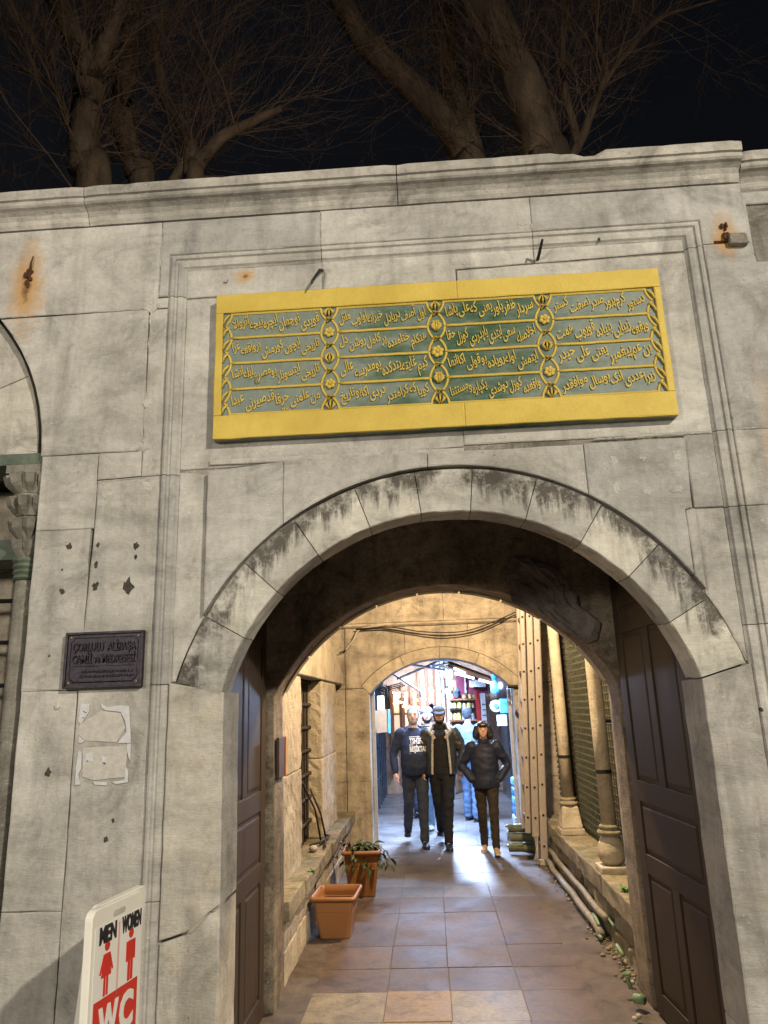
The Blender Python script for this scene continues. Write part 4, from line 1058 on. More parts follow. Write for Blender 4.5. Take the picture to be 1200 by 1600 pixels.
# arch ring
def ring2(a0, a1):
    return arc(BX, BZ, BR, a0, a1, 5)+arc(BX, BZ, BR+0.15, a1, a0, 5)
aa = [180-aI, 112, 90, 68, aI]
for a, b in zip(aa, aa[1:]): block('arch_stone', ring2(a, b), Y2-0.008, Y2+0.36, M['yard'], fw, wob=0.001)
ro = BR+0.152
def zo(x): return BZ+sqrt(ro*ro-(x-BX)**2)
aO = math.degrees(math.acos((xi1-BX)/BR))
xL, xR = BX+ro*cos(radians(180-aI)), BX+ro*cos(radians(aI))
def ao(x0, x1, n=8): return [(x0+(x1-x0)*i/n, zo(x0+(x1-x0)*i/n)) for i in range(n+1)]
fb2([(-1.11, 2.045), (xi0, 2.045), (xL, zo(xL))] + ao(xL, -0.30)[1:] + [(-0.30, 2.84), (-1.11, 2.84)])
fb2([(-0.30, 2.84)] + ao(-0.30, 0.55) + [(0.55, 2.84)])
fb2([(0.55, 2.84)] + ao(0.55, xR) + [(xi1, 2.045), (1.40, 2.045), (1.40, 2.84)])
fb2(rect(-2.6, -1.11, 2.045, 2.84), 0.02); fb2(rect(1.40, 2.6, 2.045, 2.84), 0.02)
for z0, z1, off in ((2.90, 3.32, 0.1), (3.32, 3.75, 0.5), (3.75, 4.1, 0.2)):
    x = -2.6+off
    fb2(rect(-2.6, x, z0, z1), 0.0)
    while x < 2.6:
        x2 = min(2.6, x+random.uniform(0.75, 1.0)); fb2(rect(x, x2, z0, z1), 0.0); x = x2
bm = bmesh.new(); prof = [(0.2, 2.845), (-0.02, 2.845), (-0.045, 2.865), (-0.045, 2.89), (-0.01, 2.895), (0.2, 2.895)]
A = [bm.verts.new((-2.6, Y2+y, z)) for y, z in prof]; B = [bm.verts.new((2.6, Y2+y, z)) for y, z in prof]
bm.faces.new(A); bm.faces.new(B[::-1])
for i in range(6): bm.faces.new((A[i], A[(i+1) % 6], B[(i+1) % 6], B[i]))
obj('string_course', bm, M['yard'], fw)
bm = bmesh.new()
for x0, x1 in ((-2.58, -0.82), (1.12, 2.58)): add_box(bm, ((x0+x1)/2, Y2+0.19, 1.0), (x1-x0, 0.26, 2.1))
add_box(bm, (0, Y2+0.19, 3.35), (5.1, 0.26, 1.4)); obj('wall_core', bm, M['mortar'], fw)
M['frame'] = plain('pale_steel', (0.50, 0.52, 0.55), 0.35, 0.1, 20, 0.1, metal=0.3)
obj('door_frame', span(xi0+0.001, xi0+0.045, Y2+0.37, Y2+0.42, 0, 2.04, bev=0.003), M['frame'], fw)
obj('door_frame', span(xi1-0.045, xi1-0.001, Y2+0.37, Y2+0.42, 0, 1.98, bev=0.003), M['frame'], fw)
o = obj('iron_bracket', tube([(1.02, Y2-0.03, 2.0), (1.30, Y2-0.03, 2.0)], 0.022, n=8), M['iron']); setp(o, 'short black iron bar fixed at the right spring of the far arch', 'bracket')
bm = bmesh.new(); add_lathe(bm, [(0.03, -0.01), (0.03, 0.01)], (1.27, Y2-0.03, 2.0), 10); add_tube(bm, [(1.27, Y2-0.03, 2.0), (1.27, Y2-0.05, 1.93)], 0.01, n=6); obj('bolt', bm, M['iron'], o)
for q, lb in (((1.10, 1.70, 1.27, 1.50), 'upper'), ((1.09, 1.67, 1.27, 1.455), 'lower')):
    o = obj('iron_rod', tube([(q[0], Y2-0.03, q[1]), (q[2], Y2-0.05, q[3])], 0.007, n=6), M['iron']); setp(o, lb+' of two thin dark rods slanting down across the right pier of the far arch', 'rod', 'thin slanting rods on the right pier')

# cables draped over the far wall
M['cable'] = plain('black_cable', (0.02, 0.018, 0.016), 0.5); M['cablew'] = plain('grey_cable', (0.45, 0.42, 0.36), 0.5)
def cable(pxs, y, m, lab, r=0.008, group=None):
    pts = [PY(a, b, y) for a, b in pxs]; sm_ = []
    for i in range(len(pts)-1):
        p0, p1, p2, p3 = pts[max(i-1, 0)], pts[i], pts[i+1], pts[min(i+2, len(pts)-1)]
        for k in range(6):
            t_ = k/6; sm_.append(0.5*((2*p1)+(p2-p0)*t_+(2*p0-5*p1+4*p2-p3)*t_*t_+(3*p1-p0-3*p2+p3)*t_**3))
    sm_.append(pts[-1]); o = obj('cable', tube(sm_, r, n=6), m, smooth=True); setp(o, lab, 'cable', group)
cable([(556, 984), (600, 982), (640, 988), (690, 994), (740, 988), (780, 972), (850, 940)], Y2-0.07, M['cable'], 'black cable sagging lowest across the far wall above its arch')
cable([(556, 983), (610, 980), (660, 987), (720, 987), (770, 972), (850, 936)], Y2-0.09, M['cable'], 'black cable sagging just under the ledge of the far wall')
cable([(540, 1016), (552, 1000), (562, 984), (590, 978), (605, 976)], Y2-0.06, M['cablew'], 'pale grey cable looping up at the left end of the far wall', 0.014)
cable([(530, 1020), (545, 1012), (556, 990), (572, 981)], Y2-0.05, M['cable'], 'short dark cable twisting round the pale one at the far wall')

# ================================================================== LADDER
M['alu'] = plain('dull_aluminium', (0.40, 0.355, 0.31), 0.5, 0.10, 30, 0.15, metal=0.35)
M['hole'] = plain('dark_hole', (0.01, 0.01, 0.01), 0.9)
ld = empty('extension_ladder', (1.2, 5.7, 0), 'tall aluminium extension ladder standing upright seen from its side at the right pier', 'ladder')
def rail(xb, xt, zb, yb, w_=0.078):
    zt = 3.6
    f = lambda z: xb+(xt-xb)*(z/zt)
    for y in (yb, yb+0.34):
        bm = bmesh.new(); rg_ = []
        for z in (zb, zt):
            x = f(z); rg_.append([bm.verts.new(v) for v in ((x-w_/2, y-0.013, z), (x-w_/2+0.012, y-0.018, z), (x+w_/2-0.012, y-0.018, z), (x+w_/2, y-0.013, z), (x+w_/2, y+0.013, z), (x-w_/2, y+0.013, z))])
        bm.faces.new(rg_[0]); bm.faces.new(rg_[1][::-1])
        for i in range(6): bm.faces.new((rg_[0][i], rg_[0][(i+1) % 6], rg_[1][(i+1) % 6], rg_[1][i]))
        obj('rail', bm, M['alu'], ld)
    z = 0.20+(0.0 if zb < 0.1 else 0.30)
    while z < 3.5:
        x = f(z)
        obj('rung', span(x-0.017, x+0.017, yb-0.021, yb+0.36, z-0.017, z+0.017, bev=0.002), M['alu'], ld)
        obj('rung_hole', span(x-0.012, x+0.012, yb-0.0225, yb-0.018, z-0.012, z+0.012), M['hole'], ld)
        z += 0.332
rail(1.215, 1.405, 0.02, 5.62); rail(1.128, 1.318, 0.30, 5.645); rail(1.048, 1.238, 0.33, 5.70, 0.062)
bm = bmesh.new(); add_box(bm, (1.215, 5.62, 0.03), (0.11, 0.06, 0.06), bev=0.008); obj('foot', bm, M['pale'], ld)
bm = bmesh.new(); add_tube(bm, [(1.14, 5.64, 0.31), (1.15, 5.62, 0.16), (1.13, 5.61, 0.06), (1.16, 5.60, 0.03)], [(0.02, 0.04)]*4, n=6); obj('foot', bm, M['alu'], ld)

# stack of rolled sheets behind the ladder
M['sack'] = plain('olive_rolled_mat', (0.12, 0.13, 0.085), 0.8, 0.4, 15, 0.6, bd=0.01); M['greenpipe'] = plain('pale_green_plastic', (0.20, 0.31, 0.17), 0.45, 0.15)
for i, (x, z, lab) in enumerate(((0.99, 0.075, 'lowest olive rolled mat stacked against the right pier of the far arch'), (1.02, 0.19, 'middle olive rolled mat of the stack against the far right pier'), (0.99, 0.30, 'topmost rolled mat with pale green end against the far right pier'))):
    bm = bmesh.new(); add_tube(bm, [(x-0.10, 6.3-i*0.01, z), (x+0.05, 6.26, z+0.005), (x+0.22, 6.22, z-0.01)], [(0.052, 0.05), (0.06, 0.052), (0.055, 0.05)], n=12)
    o = obj('rolled_mat', bm, M['sack'], smooth=False); setp(o, lab, 'rolled mat')
    if i != 1: obj('end_cap', tube([(x-0.125, 6.3, z+0.02), (x+0.06, 6.2, z+0.045)], 0.016, n=8), M['greenpipe'], o)

# pipes and green hose along the right wall
M['pipe'] = plain('dusty_pipe', (0.24, 0.22, 0.19), 0.6, 0.4, 20, 0.5)
for k, (dx, z, lab) in enumerate(((0.0, 0.055, 'lower dusty grey pipe lying along the foot of the right wall'), (0.045, 0.15, 'upper dusty grey pipe running along the foot of the right wall'))):
    pts = [(1.24+dx+noise.noise(Vector((i*0.7, k*5, 0)))*0.02, 5.7-i*0.32, z+noise.noise(Vector((i*0.6, 3+k, 0)))*0.02) for i in range(10)]
    o = obj('pipe', tube(pts, 0.030-0.004*k, n=10), M['pipe'], smooth=True); setp(o, lab, 'pipe')
hs = (((1.27, 3.25, 0.08), (1.25, 3.05, 0.10), (1.24, 2.9, 0.09)), ((1.33, 2.98, 0.16), (1.31, 2.8, 0.15), (1.31, 2.68, 0.14)), ((1.22, 2.9, 0.03), (1.22, 2.75, 0.04)), ((1.25, 2.36, 0.10), (1.26, 2.24, 0.07)))
labs = ['pale green hose piece lying farthest back in the gutter by the right wall', 'pale green hose piece resting higher on the rubble of the right wall', 'short pale green hose piece low in the gutter by the right wall', 'short green stub nearest the rubble edge before the gate leaf']
for p_, l_ in zip(hs, labs):
    o = obj('hose_piece', tube(p_, 0.014, n=8), M['greenpipe'], smooth=True); setp(o, l_, 'hose')
o = obj('hose_piece', tube([PZ(972, 1524, 0.12), PZ(984, 1520, 0.13), PZ(981, 1530, 0.1), PZ(986, 1545, 0.05)], 0.014, n=8), M['greenpipe'], smooth=True); setp(o, 'bent pale green hose end sticking up beside the right gate leaf', 'hose')
o = obj('hose_piece', tube([PZ(992, 1560, 0.05), PZ(1006, 1562, 0.06)], 0.028, n=8), M['greenpipe'], smooth=True); setp(o, 'thick pale green hose lump beside the right gate leaf', 'hose')
for k, (x, y) in enumerate(((988, 1535), (998, 1588), (992, 1592))):
    p = PZ(x, y, 0.03); o = obj('pebble', ball(p, (0.018, 0.02, 0.014), u=8, v=6), M['pale'], smooth=True)
    setp(o, ['small white pebble beside the bent green hose end', 'small pale pebble at the foot of the right gate leaf', 'small pale pebble nearest the bottom edge beside the right gate leaf'][k], 'stone')

# loose soil, chips and moss in the gutter
bm = bmesh.new(); rn = random.Random(9)
for i in range(420):
    y = rn.uniform(1.9, 5.6); x = 1.30-abs(rn.gauss(0, 0.055)); r = rn.choice((0.004, 0.006, 0.009, 0.012, 0.017))*rn.uniform(0.7, 1.2)
    vs = bmesh.ops.create_icosphere(bm, subdivisions=1, radius=r)['verts']
    for v in vs: v.co = Vector((v.co.x*rn.uniform(0.8, 1.3)+x, v.co.y*rn.uniform(0.8, 1.5)+y, v.co.z*0.7+0.0+r*0.3))
o = obj('gutter_debris', bm, M['sill'], smooth=True); setp(o, 'loose soil, stone chips and moss in the gutter along the right wall', 'debris', kind='stuff')

# ================================================================== POTS AND PLANT
t = NT('terracotta_plastic'); a = t.noise(5, 5); b = t.noise(60, 4)
M['terra'] = t.out(t.mixc(a, (0.24, 0.105, 0.040), (0.33, 0.15, 0.058)), 0.42, t.bump(b, 0.08, 0.003), 0.45)
M['soil'] = plain('soil', (0.035, 0.025, 0.018), 0.95, 0.5, 40, 0.9, bd=0.02)
def sq_rings(bm, prof, rad=0.03, caps=(1, 1)):
    rings = []
    for hw, z in prof:
        pts = rrect(-hw, hw, -hw, hw, min(rad, hw*0.4), 3); rings.append([bm.verts.new((x, y, z)) for x, y in pts])
    for A, B in zip(rings, rings[1:]):
        n = len(A)
        for k in range(n): bm.faces.new((A[k], A[(k+1) % n], B[(k+1) % n], B[k]))
    if caps[0]: bm.faces.new(rings[0])
    if caps[1]: bm.faces.new(rings[-1])
def pot(loc, rz, s, lab):
    o = empty('plant_pot', loc, lab, 'plant pot', 'square terracotta pots by the left wall', rz)
    bm = bmesh.new(); sq_rings(bm, [(0.118*s, 0), (0.121*s, 0.006), (0.150*s, 0.225*s*1.1), (0.147*s, 0.228*s*1.1), (0.150*s, 0.232*s*1.1), (0.153*s, 0.262*s*1.1), (0.150*s, 0.266*s*1.1), (0.154*s, 0.270*s*1.1), (0.161*s, 0.335*s*1.1)], caps=(1, 0))
    obj('body', bm, M['terra'], o, world=False)
    z = 0.335*s*1.1; bm = bmesh.new()
    sq_rings(bm, [(0.160*s, z-0.012), (0.180*s, z-0.004), (0.186*s, z+0.012), (0.182*s, z+0.028), (0.170*s, z+0.034), (0.160*s, z+0.026), (0.158*s, z-0.04), (0.150*s, z-0.10), (0.120*s, 0.02)], caps=(0, 1))
    obj('rim', bm, M['terra'], o, world=False, smooth=True)
    bm = bmesh.new(); zs_ = z-(0.075 if s > 1.03 else 0.25); hs_ = 0.150*s-(z-0.1-zs_)*0.11-0.008; sq_rings(bm, [(hs_, zs_), (hs_, zs_+0.009)]); obj('soil', bm, M['soil'], o, world=False)
    return o
p1 = PZ(523, 1468, 0); pt1 = pot((p1.x, p1.y+0.165, 0.002), radians(-2), 1.0, 'empty orange terracotta square pot standing nearest by the left wall'); pt1.scale = (1.04, 1.32, 0.80)
p2 = PZ(566, 1400, 0); pot((p2.x-0.0, p2.y+0.08, 0.002), radians(2), 1.06, 'terracotta square pot with a trailing plant standing behind the empty one')
M['leaf'] = plain('dark_green_leaf', (0.035, 0.065, 0.022), 0.5, 0.5, 30, 0.2); M['stem'] = plain('plant_stem', (0.07, 0.06, 0.03), 0.7)
pl = empty('trailing_plant', (p2.x, p2.y+0.08, 0.36), 'dark green trailing plant spilling over the rear terracotta pot', 'plant')
def leaf_mesh(L, W_):
    bm = bmesh.new(); n = 5; l, c, r = [], [], []
    for i in range(n+1):
        t_ = i/n; w_ = W_*sin(pi*min(1, t_*0.95+0.03))**0.8; z = 0.12*L*sin(pi*t_)-0.25*L*t_*t_
        l.append(bm.verts.new((-w_, L*t_, z+w_*0.3))); c.append(bm.verts.new((0, L*t_, z))); r.append(bm.verts.new((w_, L*t_, z+w_*0.3)))
    for i in range(n):
        bm.faces.new((l[i], c[i], c[i+1], l[i+1])); bm.faces.new((c[i], r[i], r[i+1], c[i+1]))
    me = bpy.data.meshes.new('leaf'); bm.to_mesh(me); bm.free(); me.materials.append(M['leaf']); return me
lm = [leaf_mesh(0.075, 0.017), leaf_mesh(0.055, 0.014), leaf_mesh(0.09, 0.018)]
rnd = random.Random(5)
for k in range(19):
    a = rnd.uniform(0, 2*pi); R_ = rnd.uniform(0.16, 0.34); base = Vector((p2.x+rnd.uniform(-0.08, 0.08), p2.y+0.08+rnd.uniform(-0.08, 0.08), 0.34))
    pts = [base]; up = rnd.uniform(0.03, 0.13)
    for i in range(1, 6):
        t_ = i/5; pts.append(base+Vector((cos(a)*R_*t_, sin(a)*R_*t_*0.8, up*sin(pi*t_*0.8)*1.3-0.13*t_**2+0.02)))
    obj('stem', tube(pts, 0.0035, n=4), M['stem'], pl)
    for i in range(1, 6):
        for q in range(2):
            d = rnd.uniform(0, 2*pi)
            share('leaf', rnd.choice(lm), pts[i], pl, rot=(rnd.uniform(-0.9, 0.3), rnd.uniform(-0.6, 0.6), d), scale=(rnd.uniform(0.8, 1.3),)*3)
# weeds on the sills
M['weed'] = plain('fresh_weed', (0.10, 0.20, 0.03), 0.6, 0.3)
def weed(loc, n, s, lab):
    bm = bmesh.new(); rn = random.Random(n)
    for i in range(n):
        a = rn.uniform(0, 2*pi); L = rn.uniform(0.4, 1)*s; c_ = Vector(loc)+Vector((rn.uniform(-s, s)*0.5, rn.uniform(-s, s)*0.8, 0)); d = Vector((cos(a), sin(a), rn.uniform(-0.4, 0.9)))*L; sd = Vector((-sin(a), cos(a), 0))*L*0.35
        v = [bm.verts.new(c_), bm.verts.new(c_+d*0.5+sd), bm.verts.new(c_+d+Vector((0, 0, -L*0.2))), bm.verts.new(c_+d*0.5-sd)]; bm.faces.new(v)
    o = obj('weed', bm, M['weed']); setp(o, lab, 'weed')
weed((-1.02, 2.85, 0.53), 60, 0.035, 'small bright green weed growing on the edge of the left sill')
weed((1.34, 2.75, 0.36), 50, 0.05, 'small green weed under the right sill near the round column base')
weed((1.36, 2.35, 0.46), 60, 0.05, 'moss tuft on the right sill in front of the nearest column')

# ================================================================== THE LANE BEYOND
def surf(px, py, Y): return PY(px, py, Y)
M['shutter'] = plain('dark_blue_grey_shutter', (0.075, 0.09, 0.115), 0.30, 0.4, 9, 0.3, metal=0.3)
M['maroon'] = plain('maroon_board', (0.13, 0.02, 0.045), 0.5, 0.25); M['wood'] = plain('brown_shop_wood', (0.24, 0.12, 0.06), 0.5, 0.35, 8, 0.3)
M['brickw'] = plain('orange_plaster', (0.42, 0.27, 0.18), 0.7, 0.35, 6, 0.5); M['pipew'] = plain('white_pipe', (0.7, 0.72, 0.75), 0.4)
M['blue'] = plain('bright_blue_plastic', (0.03, 0.20, 0.62), 0.4, 0.3); M['ltblue'] = plain('light_blue_plastic', (0.12, 0.42, 0.72), 0.4, 0.3)
M['whitep'] = plain('white_enamel', (0.72, 0.74, 0.76), 0.35, 0.08); M['awn'] = plain('grey_blue_awning', (0.16, 0.17, 0.25), 0.8, 0.2, 10, 0.3)
M['redp'] = plain('red_paint', (0.38, 0.02, 0.02), 0.4); M['board'] = plain('chipboard', (0.38, 0.27, 0.17), 0.7); M['cyan'] = glow('cyan_lit_sign', (0.55, 0.9, 1.0), 1.6)
M['warmglow'] = glow('warm_bulb', (1.0, 0.72, 0.36), 9.0); M['shopglow'] = glow('lit_shop_interior', (1.0, 0.74, 0.50), 0.40); M['coolglow'] = glow('cool_white_tube', (0.82, 0.92, 1.0), 5.0)
M['glassjar'] = plain('glass_jar', (0.45, 0.50, 0.48), 0.12, 0.5, 30, 0.0, spec=0.8); M['yell'] = plain('yellow_packet', (0.62, 0.52, 0.16), 0.4); M['grnb'] = plain('green_glass', (0.04, 0.28, 0.14), 0.15, 0.2, spec=0.8)

ls = empty('left_shop_front', (-1.05, 9.5, 0), 'dark blue-grey shuttered shop front along the left side of the lane', 'shop front')
for i in range(11):
    y = 6.95+i*0.55
    obj('shutter_panel', span(-1.12, -1.05+0.012*(i % 2), y, y+0.53, 0.02, 2.45, bev=0.006), M['shutter'], ls)
    obj('post', tube([(-1.01, y+0.54, 0), (-1.01, y+0.54, 2.5)], 0.022, n=8), M['shutter'], ls)
    for z in (0.5, 1.3): obj('rail', span(-1.055, -1.02, y, y+0.53, z, z+0.03), M['frame'], ls)
obj('upper_wall', span(-1.5, -1.1, 6.8, 13, 2.45, 5.0), M['brickw'], ls)
o = obj('hanging_board', box(PY(596, 1127, 7.6), (0.18, 0.03, 0.32), rot=Matrix.Rotation(radians(-4), 3, 'Y'), bev=0.003), M['board']); setp(o, 'brown board hanging at the left just inside the far arch', 'board')
obj('edge', box(PY(606, 1127, 7.59)+Vector((0.02, 0, 0)), (0.03, 0.05, 0.34), bev=0.003), M['ltblue'], o)
o = obj('lit_box_sign', box(PY(595, 1098, 7.8), (0.10, 0.05, 0.20), bev=0.005), M['cyan']); setp(o, 'small pale cyan lit box sign at the left inside the far arch', 'sign')
obj('bracket', tube([PY(590, 1075, 7.8), PY(604, 1070, 7.8), PY(606, 1090, 7.8)], 0.01, n=6), M['iron'], o)

rs_ = empty('right_shop_front', (1.5, 9.5, 0), 'grey side wall and shelving along the right side of the lane', 'shop front')
for i in range(8):
    y = 6.95+i*0.75; obj('wall_panel', span(1.45, 1.5, y, y+0.74, 0, 2.6, bev=0.005), M['shutter'], rs_)
obj('upper_wall', span(1.45, 1.9, 6.8, 13, 2.6, 5.0), M['brickw'], rs_)

YB = 13.0
def B3(px0, px1, py0, py1, Y, depth=0.1):
    a = PY(px0, py0, Y); b = PY(px1, py1, Y); return (min(a.x, b.x), max(a.x, b.x), Y, Y+depth, min(a.z, b.z), max(a.z, b.z))
bs = empty('far_shop', (0, YB, 0), 'warm lit shop with orange plaster and brown framed windows closing the lane', 'shop')
obj('wall', span(-3.0, 4.0, YB+0.15, YB+0.35, 0, 5.2), M['brickw'], bs)
# brown window with lights
for a, b in ((612, 628), (629, 642), (643, 655)):
    x0, x1, y0, y1, z0, z1 = B3(a, b, 1078, 1170, YB-0.05)
    wdw = obj('window', span(x0, x1, YB+0.02, YB+0.12, z0, z1), M['wood'], bs)
    obj('pane', span(x0+0.03, x1-0.03, YB-0.0, YB+0.03, z0+0.05, z1-0.05), M['shopglow'], wdw)
    obj('transom', span(x0+0.02, x1-0.02, YB-0.02, YB, 1.62, 1.66), M['wood'], wdw)
for a in (611, 628.5, 642.5, 656):
    x = PY(a, 1100, YB).x; obj('mullion', span(x-0.025, x+0.025, YB-0.06, YB+0.10, 0.4, 2.25, bev=0.004), M['wood'], bs)
rn = random.Random(3); me = bpy.data.meshes.new('bulb'); bm = bmesh.new(); add_ball(bm, (0, 0, 0), 1.0, u=8, v=6); bm.to_mesh(me); bm.free(); me.materials.append(M['warmglow'])
for i in range(24):
    p = PY(rn.uniform(612, 655), rn.uniform(1082, 1108), YB-0.04); share('bulb', me, p, bs, scale=(rn.choice((0.014, 0.02, 0.03)),)*3)
for i in range(34):
    p = PY(rn.uniform(659, 681), rn.uniform(1070, 1106), YB+0.10); share('bulb', me, p, bs, scale=(rn.choice((0.01, 0.014, 0.018)),)*3)
x0, x1, y0, y1, z0, z1 = B3(648, 682, 1046, 1170, YB)
obj('display_board', span(x0, x1, YB+0.10, YB+0.16, z0, z1), M['brickw'], bs)
for a in (655, 668, 681):
    x = PY(a, 1100, YB).x; obj('pilaster', span(x-0.03, x+0.03, YB+0.02, YB+0.14, 0.3, 2.6, bev=0.01), M['wood'], bs)
for a, r in ((686, 0.05), (693, 0.035), (702, 0.05)):
    x = PY(a, 1100, YB-0.3).x; obj('drain_pipe', tube([(x, YB-0.3, 0), (x, YB-0.3, 2.75)], r, n=10), M['pipew'], bs, smooth=True)
obj('black_pole', tube([PY(689, 1045, 11.5), PY(689, 1160, 11.5)], 0.012, n=6), M['iron'], bs)
# shelves of jars
sh = empty('shop_display', PY(724, 1110, 12.3), 'glass display with shelves of jars and packets in the middle of the lane end', 'display')
for py in (1078, 1092, 1107, 1125, 1145, 1165):
    x0, x1, y0, y1, z0, z1 = B3(702, 746, py, py+1.4, 12.3, 0.3); obj('shelf', span(x0, x1, y0, y1, z0, z1), M['iron'] if py == 1107 else M['wood'], sh)
x0, x1, y0, y1, z0, z1 = B3(702, 746, 1062, 1180, 12.62); obj('backboard', span(x0, x1, 12.62, 12.66, z0, z1), M['brickw'], sh)
jm = []
for mm in ('glassjar', 'yell', 'whitep', 'redp', 'board'):
    bm = bmesh.new(); add_lathe(bm, [(0.04, 0), (0.045, 0.02), (0.045, 0.10), (0.03, 0.125), (0.034, 0.13), (0.034, 0.15)], n=10); me = bpy.data.meshes.new('jar'); bm.to_mesh(me); bm.free(); me.materials.append(M[mm]); jm.append(me)
for py in (1078, 1092, 1107, 1125, 1145, 1165):
    px = 705
    while px < 744:
        p = PY(px, py, 12.4); share('jar', rn.choice(jm), p, sh, scale=(rn.uniform(0.8, 1.1),)*2+(rn.uniform(0.7, 1.0),)); px += rn.uniform(5.5, 8.5)
# sign band, posts, cabinets
o = obj('sign_band', span(*B3(712, 766, 1056, 1084, 11.8, 0.08)), M['maroon']); setp(o, 'dark maroon sign band over the display at the end of the lane', 'sign')
sb_ = o; obj('batten', span(*B3(725, 729, 1057, 1083, 11.76, 0.03)), M['pale'], o)
obj('white_panel', span(*B3(733, 759, 1063, 1073, 11.7, 0.03)), M['whitep'], o)
o = obj('red_post', tube([PY(745, 1078, 11.0), PY(751, 1140, 11.0), PY(756, 1180, 11.0)], 0.045, n=8), M['redp']); setp(o, 'slanting red painted post right of the jar display', 'post')
fr = empty('white_cabinet', PY(757, 1130, 10.8), 'white cabinet with shelves just right of the red post', 'cabinet')
x0, x1, y0, y1, z0, z1 = B3(751, 763, 1083, 1160, 10.8, 0.3); obj('carcass', span(x0, x1, y0+0.02, y1, z0, z1, bev=0.006), M['whitep'], fr)
for k in range(7): obj('shelf', span(x0+0.01, x1-0.01, y0-0.02, y0+0.02, z0+0.08+k*0.10, z0+0.095+k*0.10), M['shutter'], fr)
o = obj('dark_doorway_post', span(*B3(763, 770, 1066, 1175, 10.2, 0.12)), M['iron']); setp(o, 'narrow dark post between the white cabinet and the blue bags', 'post')
# blue bags hanging at the right
for k, (a, b, c_, d, mm, lab) in enumerate(((767, 777, 1050, 1064, 'blue', 'blue plastic bag hanging highest at the right of the far arch'), (766, 782, 1064, 1086, 'ltblue', 'large light blue bag hanging below the highest one at the right'), (778, 787, 1066, 1078, 'whitep', 'small white bag hanging at the outer side of the blue bags'))):
    P0 = PY((a+b)/2, (c_+d)/2, 8.4-k*0.12); w_ = abs(PY(a, 1070, 8.4).x-PY(b, 1070, 8.4).x); h_ = abs(PY(700, c_, 8.4).z-PY(700, d, 8.4).z)
    bm = bmesh.new(); vs = add_ball(bm, (0, 0, 0), (w_/2, 0.06, h_/2), u=16, v=12)
    for v in bm.verts: v.co *= 1+0.25*noise.noise(v.co*14+Vector((k, 0, 0))); v.co += P0
    o = obj('plastic_bag', bm, M[mm], smooth=False); setp(o, lab, 'bag')
o = obj('white_disc', tube([PY(775, 1103, 8.2), PY(775, 1103, 8.2)+Vector((0.0, 0.04, 0))], 0.09, n=24, ref=Vector((0, 0, 1))), M['whitep']); setp(o, 'round white plate hanging below the blue bags', 'plate')
obj('hub', tube([PY(775, 1103, 8.19)-Vector((0, 0.02, 0)), PY(775, 1103, 8.2)], 0.035, n=16), M['ltblue'], o)
for k, (a, b, c_, d, Y_, mm, lab) in enumerate(((781, 794, 1092, 1114, 8.1, 'ltblue', 'pale blue box on the right just under the iron bar'), (776, 793, 1117, 1134, 8.0, 'whitep', 'white sheet of card hanging right of the woman head'), (792, 800, 1070, 1100, 7.9, 'whitep', 'narrow white strip curtain at the right edge of the far arch'))):
    o = obj('card' if k else 'box', span(*B3(a, b, c_, d, Y_, 0.12 if not k else 0.02), bev=0.004), M[mm]); setp(o, lab, 'box' if not k else 'card')
o = obj('shelf_rack', span(1.36, 1.44, 7.1, 8.2, 0.9, 0.94), M['frame']); setp(o, 'thin steel shelf on the right wall of the lane', 'shelf')
for k in range(4):
    z = 0.36+k*0.125
    bm = bmesh.new(); add_box(bm, (1.20, 7.35, z), (0.24, 0.34, 0.115), bev=0.035)
    for v in bm.verts: v.co += Vector((0, 0, 0.018*noise.noise(v.co*12+Vector((k*3, 0, 0)))))
    o = obj('folded_tarp', bm, M['blue' if k % 2 == 0 else 'ltblue']); setp(o, ['dark blue folded tarp at the bottom of the pile', 'light blue folded tarp second from the bottom of the pile', 'dark blue folded tarp third from the bottom of the pile', 'light blue folded tarp on top of the pile'][k]+' right of the woman', 'tarp', 'folded blue tarps')
t = NT('marbled_wrap'); a = t.noise(14, 5, 0.7); M['wrap'] = t.out(t.mixc(t.ramp(a, [(0.45, 0), (0.55, 1)]), (0.55, 0.62, 0.66), (0.12, 0.14, 0.15)), 0.4)
bm = bmesh.new(); add_box(bm, (1.20, 7.35, 0.15), (0.26, 0.36, 0.29), bev=0.02); o = obj('wrapped_crate', bm, M['wrap']); setp(o, 'grey and white wrapped crate under the blue tarps', 'crate')
bm = bmesh.new(); add_box(bm, (1.03, 6.95, 0.09), (0.20, 0.14, 0.17), bev=0.03, jit=0.01); o = obj('white_sack', bm, M['wrap']); setp(o, 'low pale sack at the foot of the far right pier', 'sack')
bm = bmesh.new(); add_lathe(bm, [(0.055, 0), (0.062, 0.02), (0.062, 0.28), (0.055, 0.33), (0.03, 0.40), (0.026, 0.44)], (0.80, 7.3, 0.005), 14)
o = obj('gas_bottle', bm, M['grnb'], smooth=True); setp(o, 'tall green bottle standing on the lane seen between the woman legs', 'bottle')
bm = bmesh.new(); add_lathe(bm, [(0.04, 0), (0.05, 0.03), (0.05, 0.12), (0.03, 0.15)], (0.68, 7.5, 0.005), 12); o = obj('blue_can', bm, M['blue'], smooth=True); setp(o, 'small blue can on the lane just left of the green bottle', 'can')
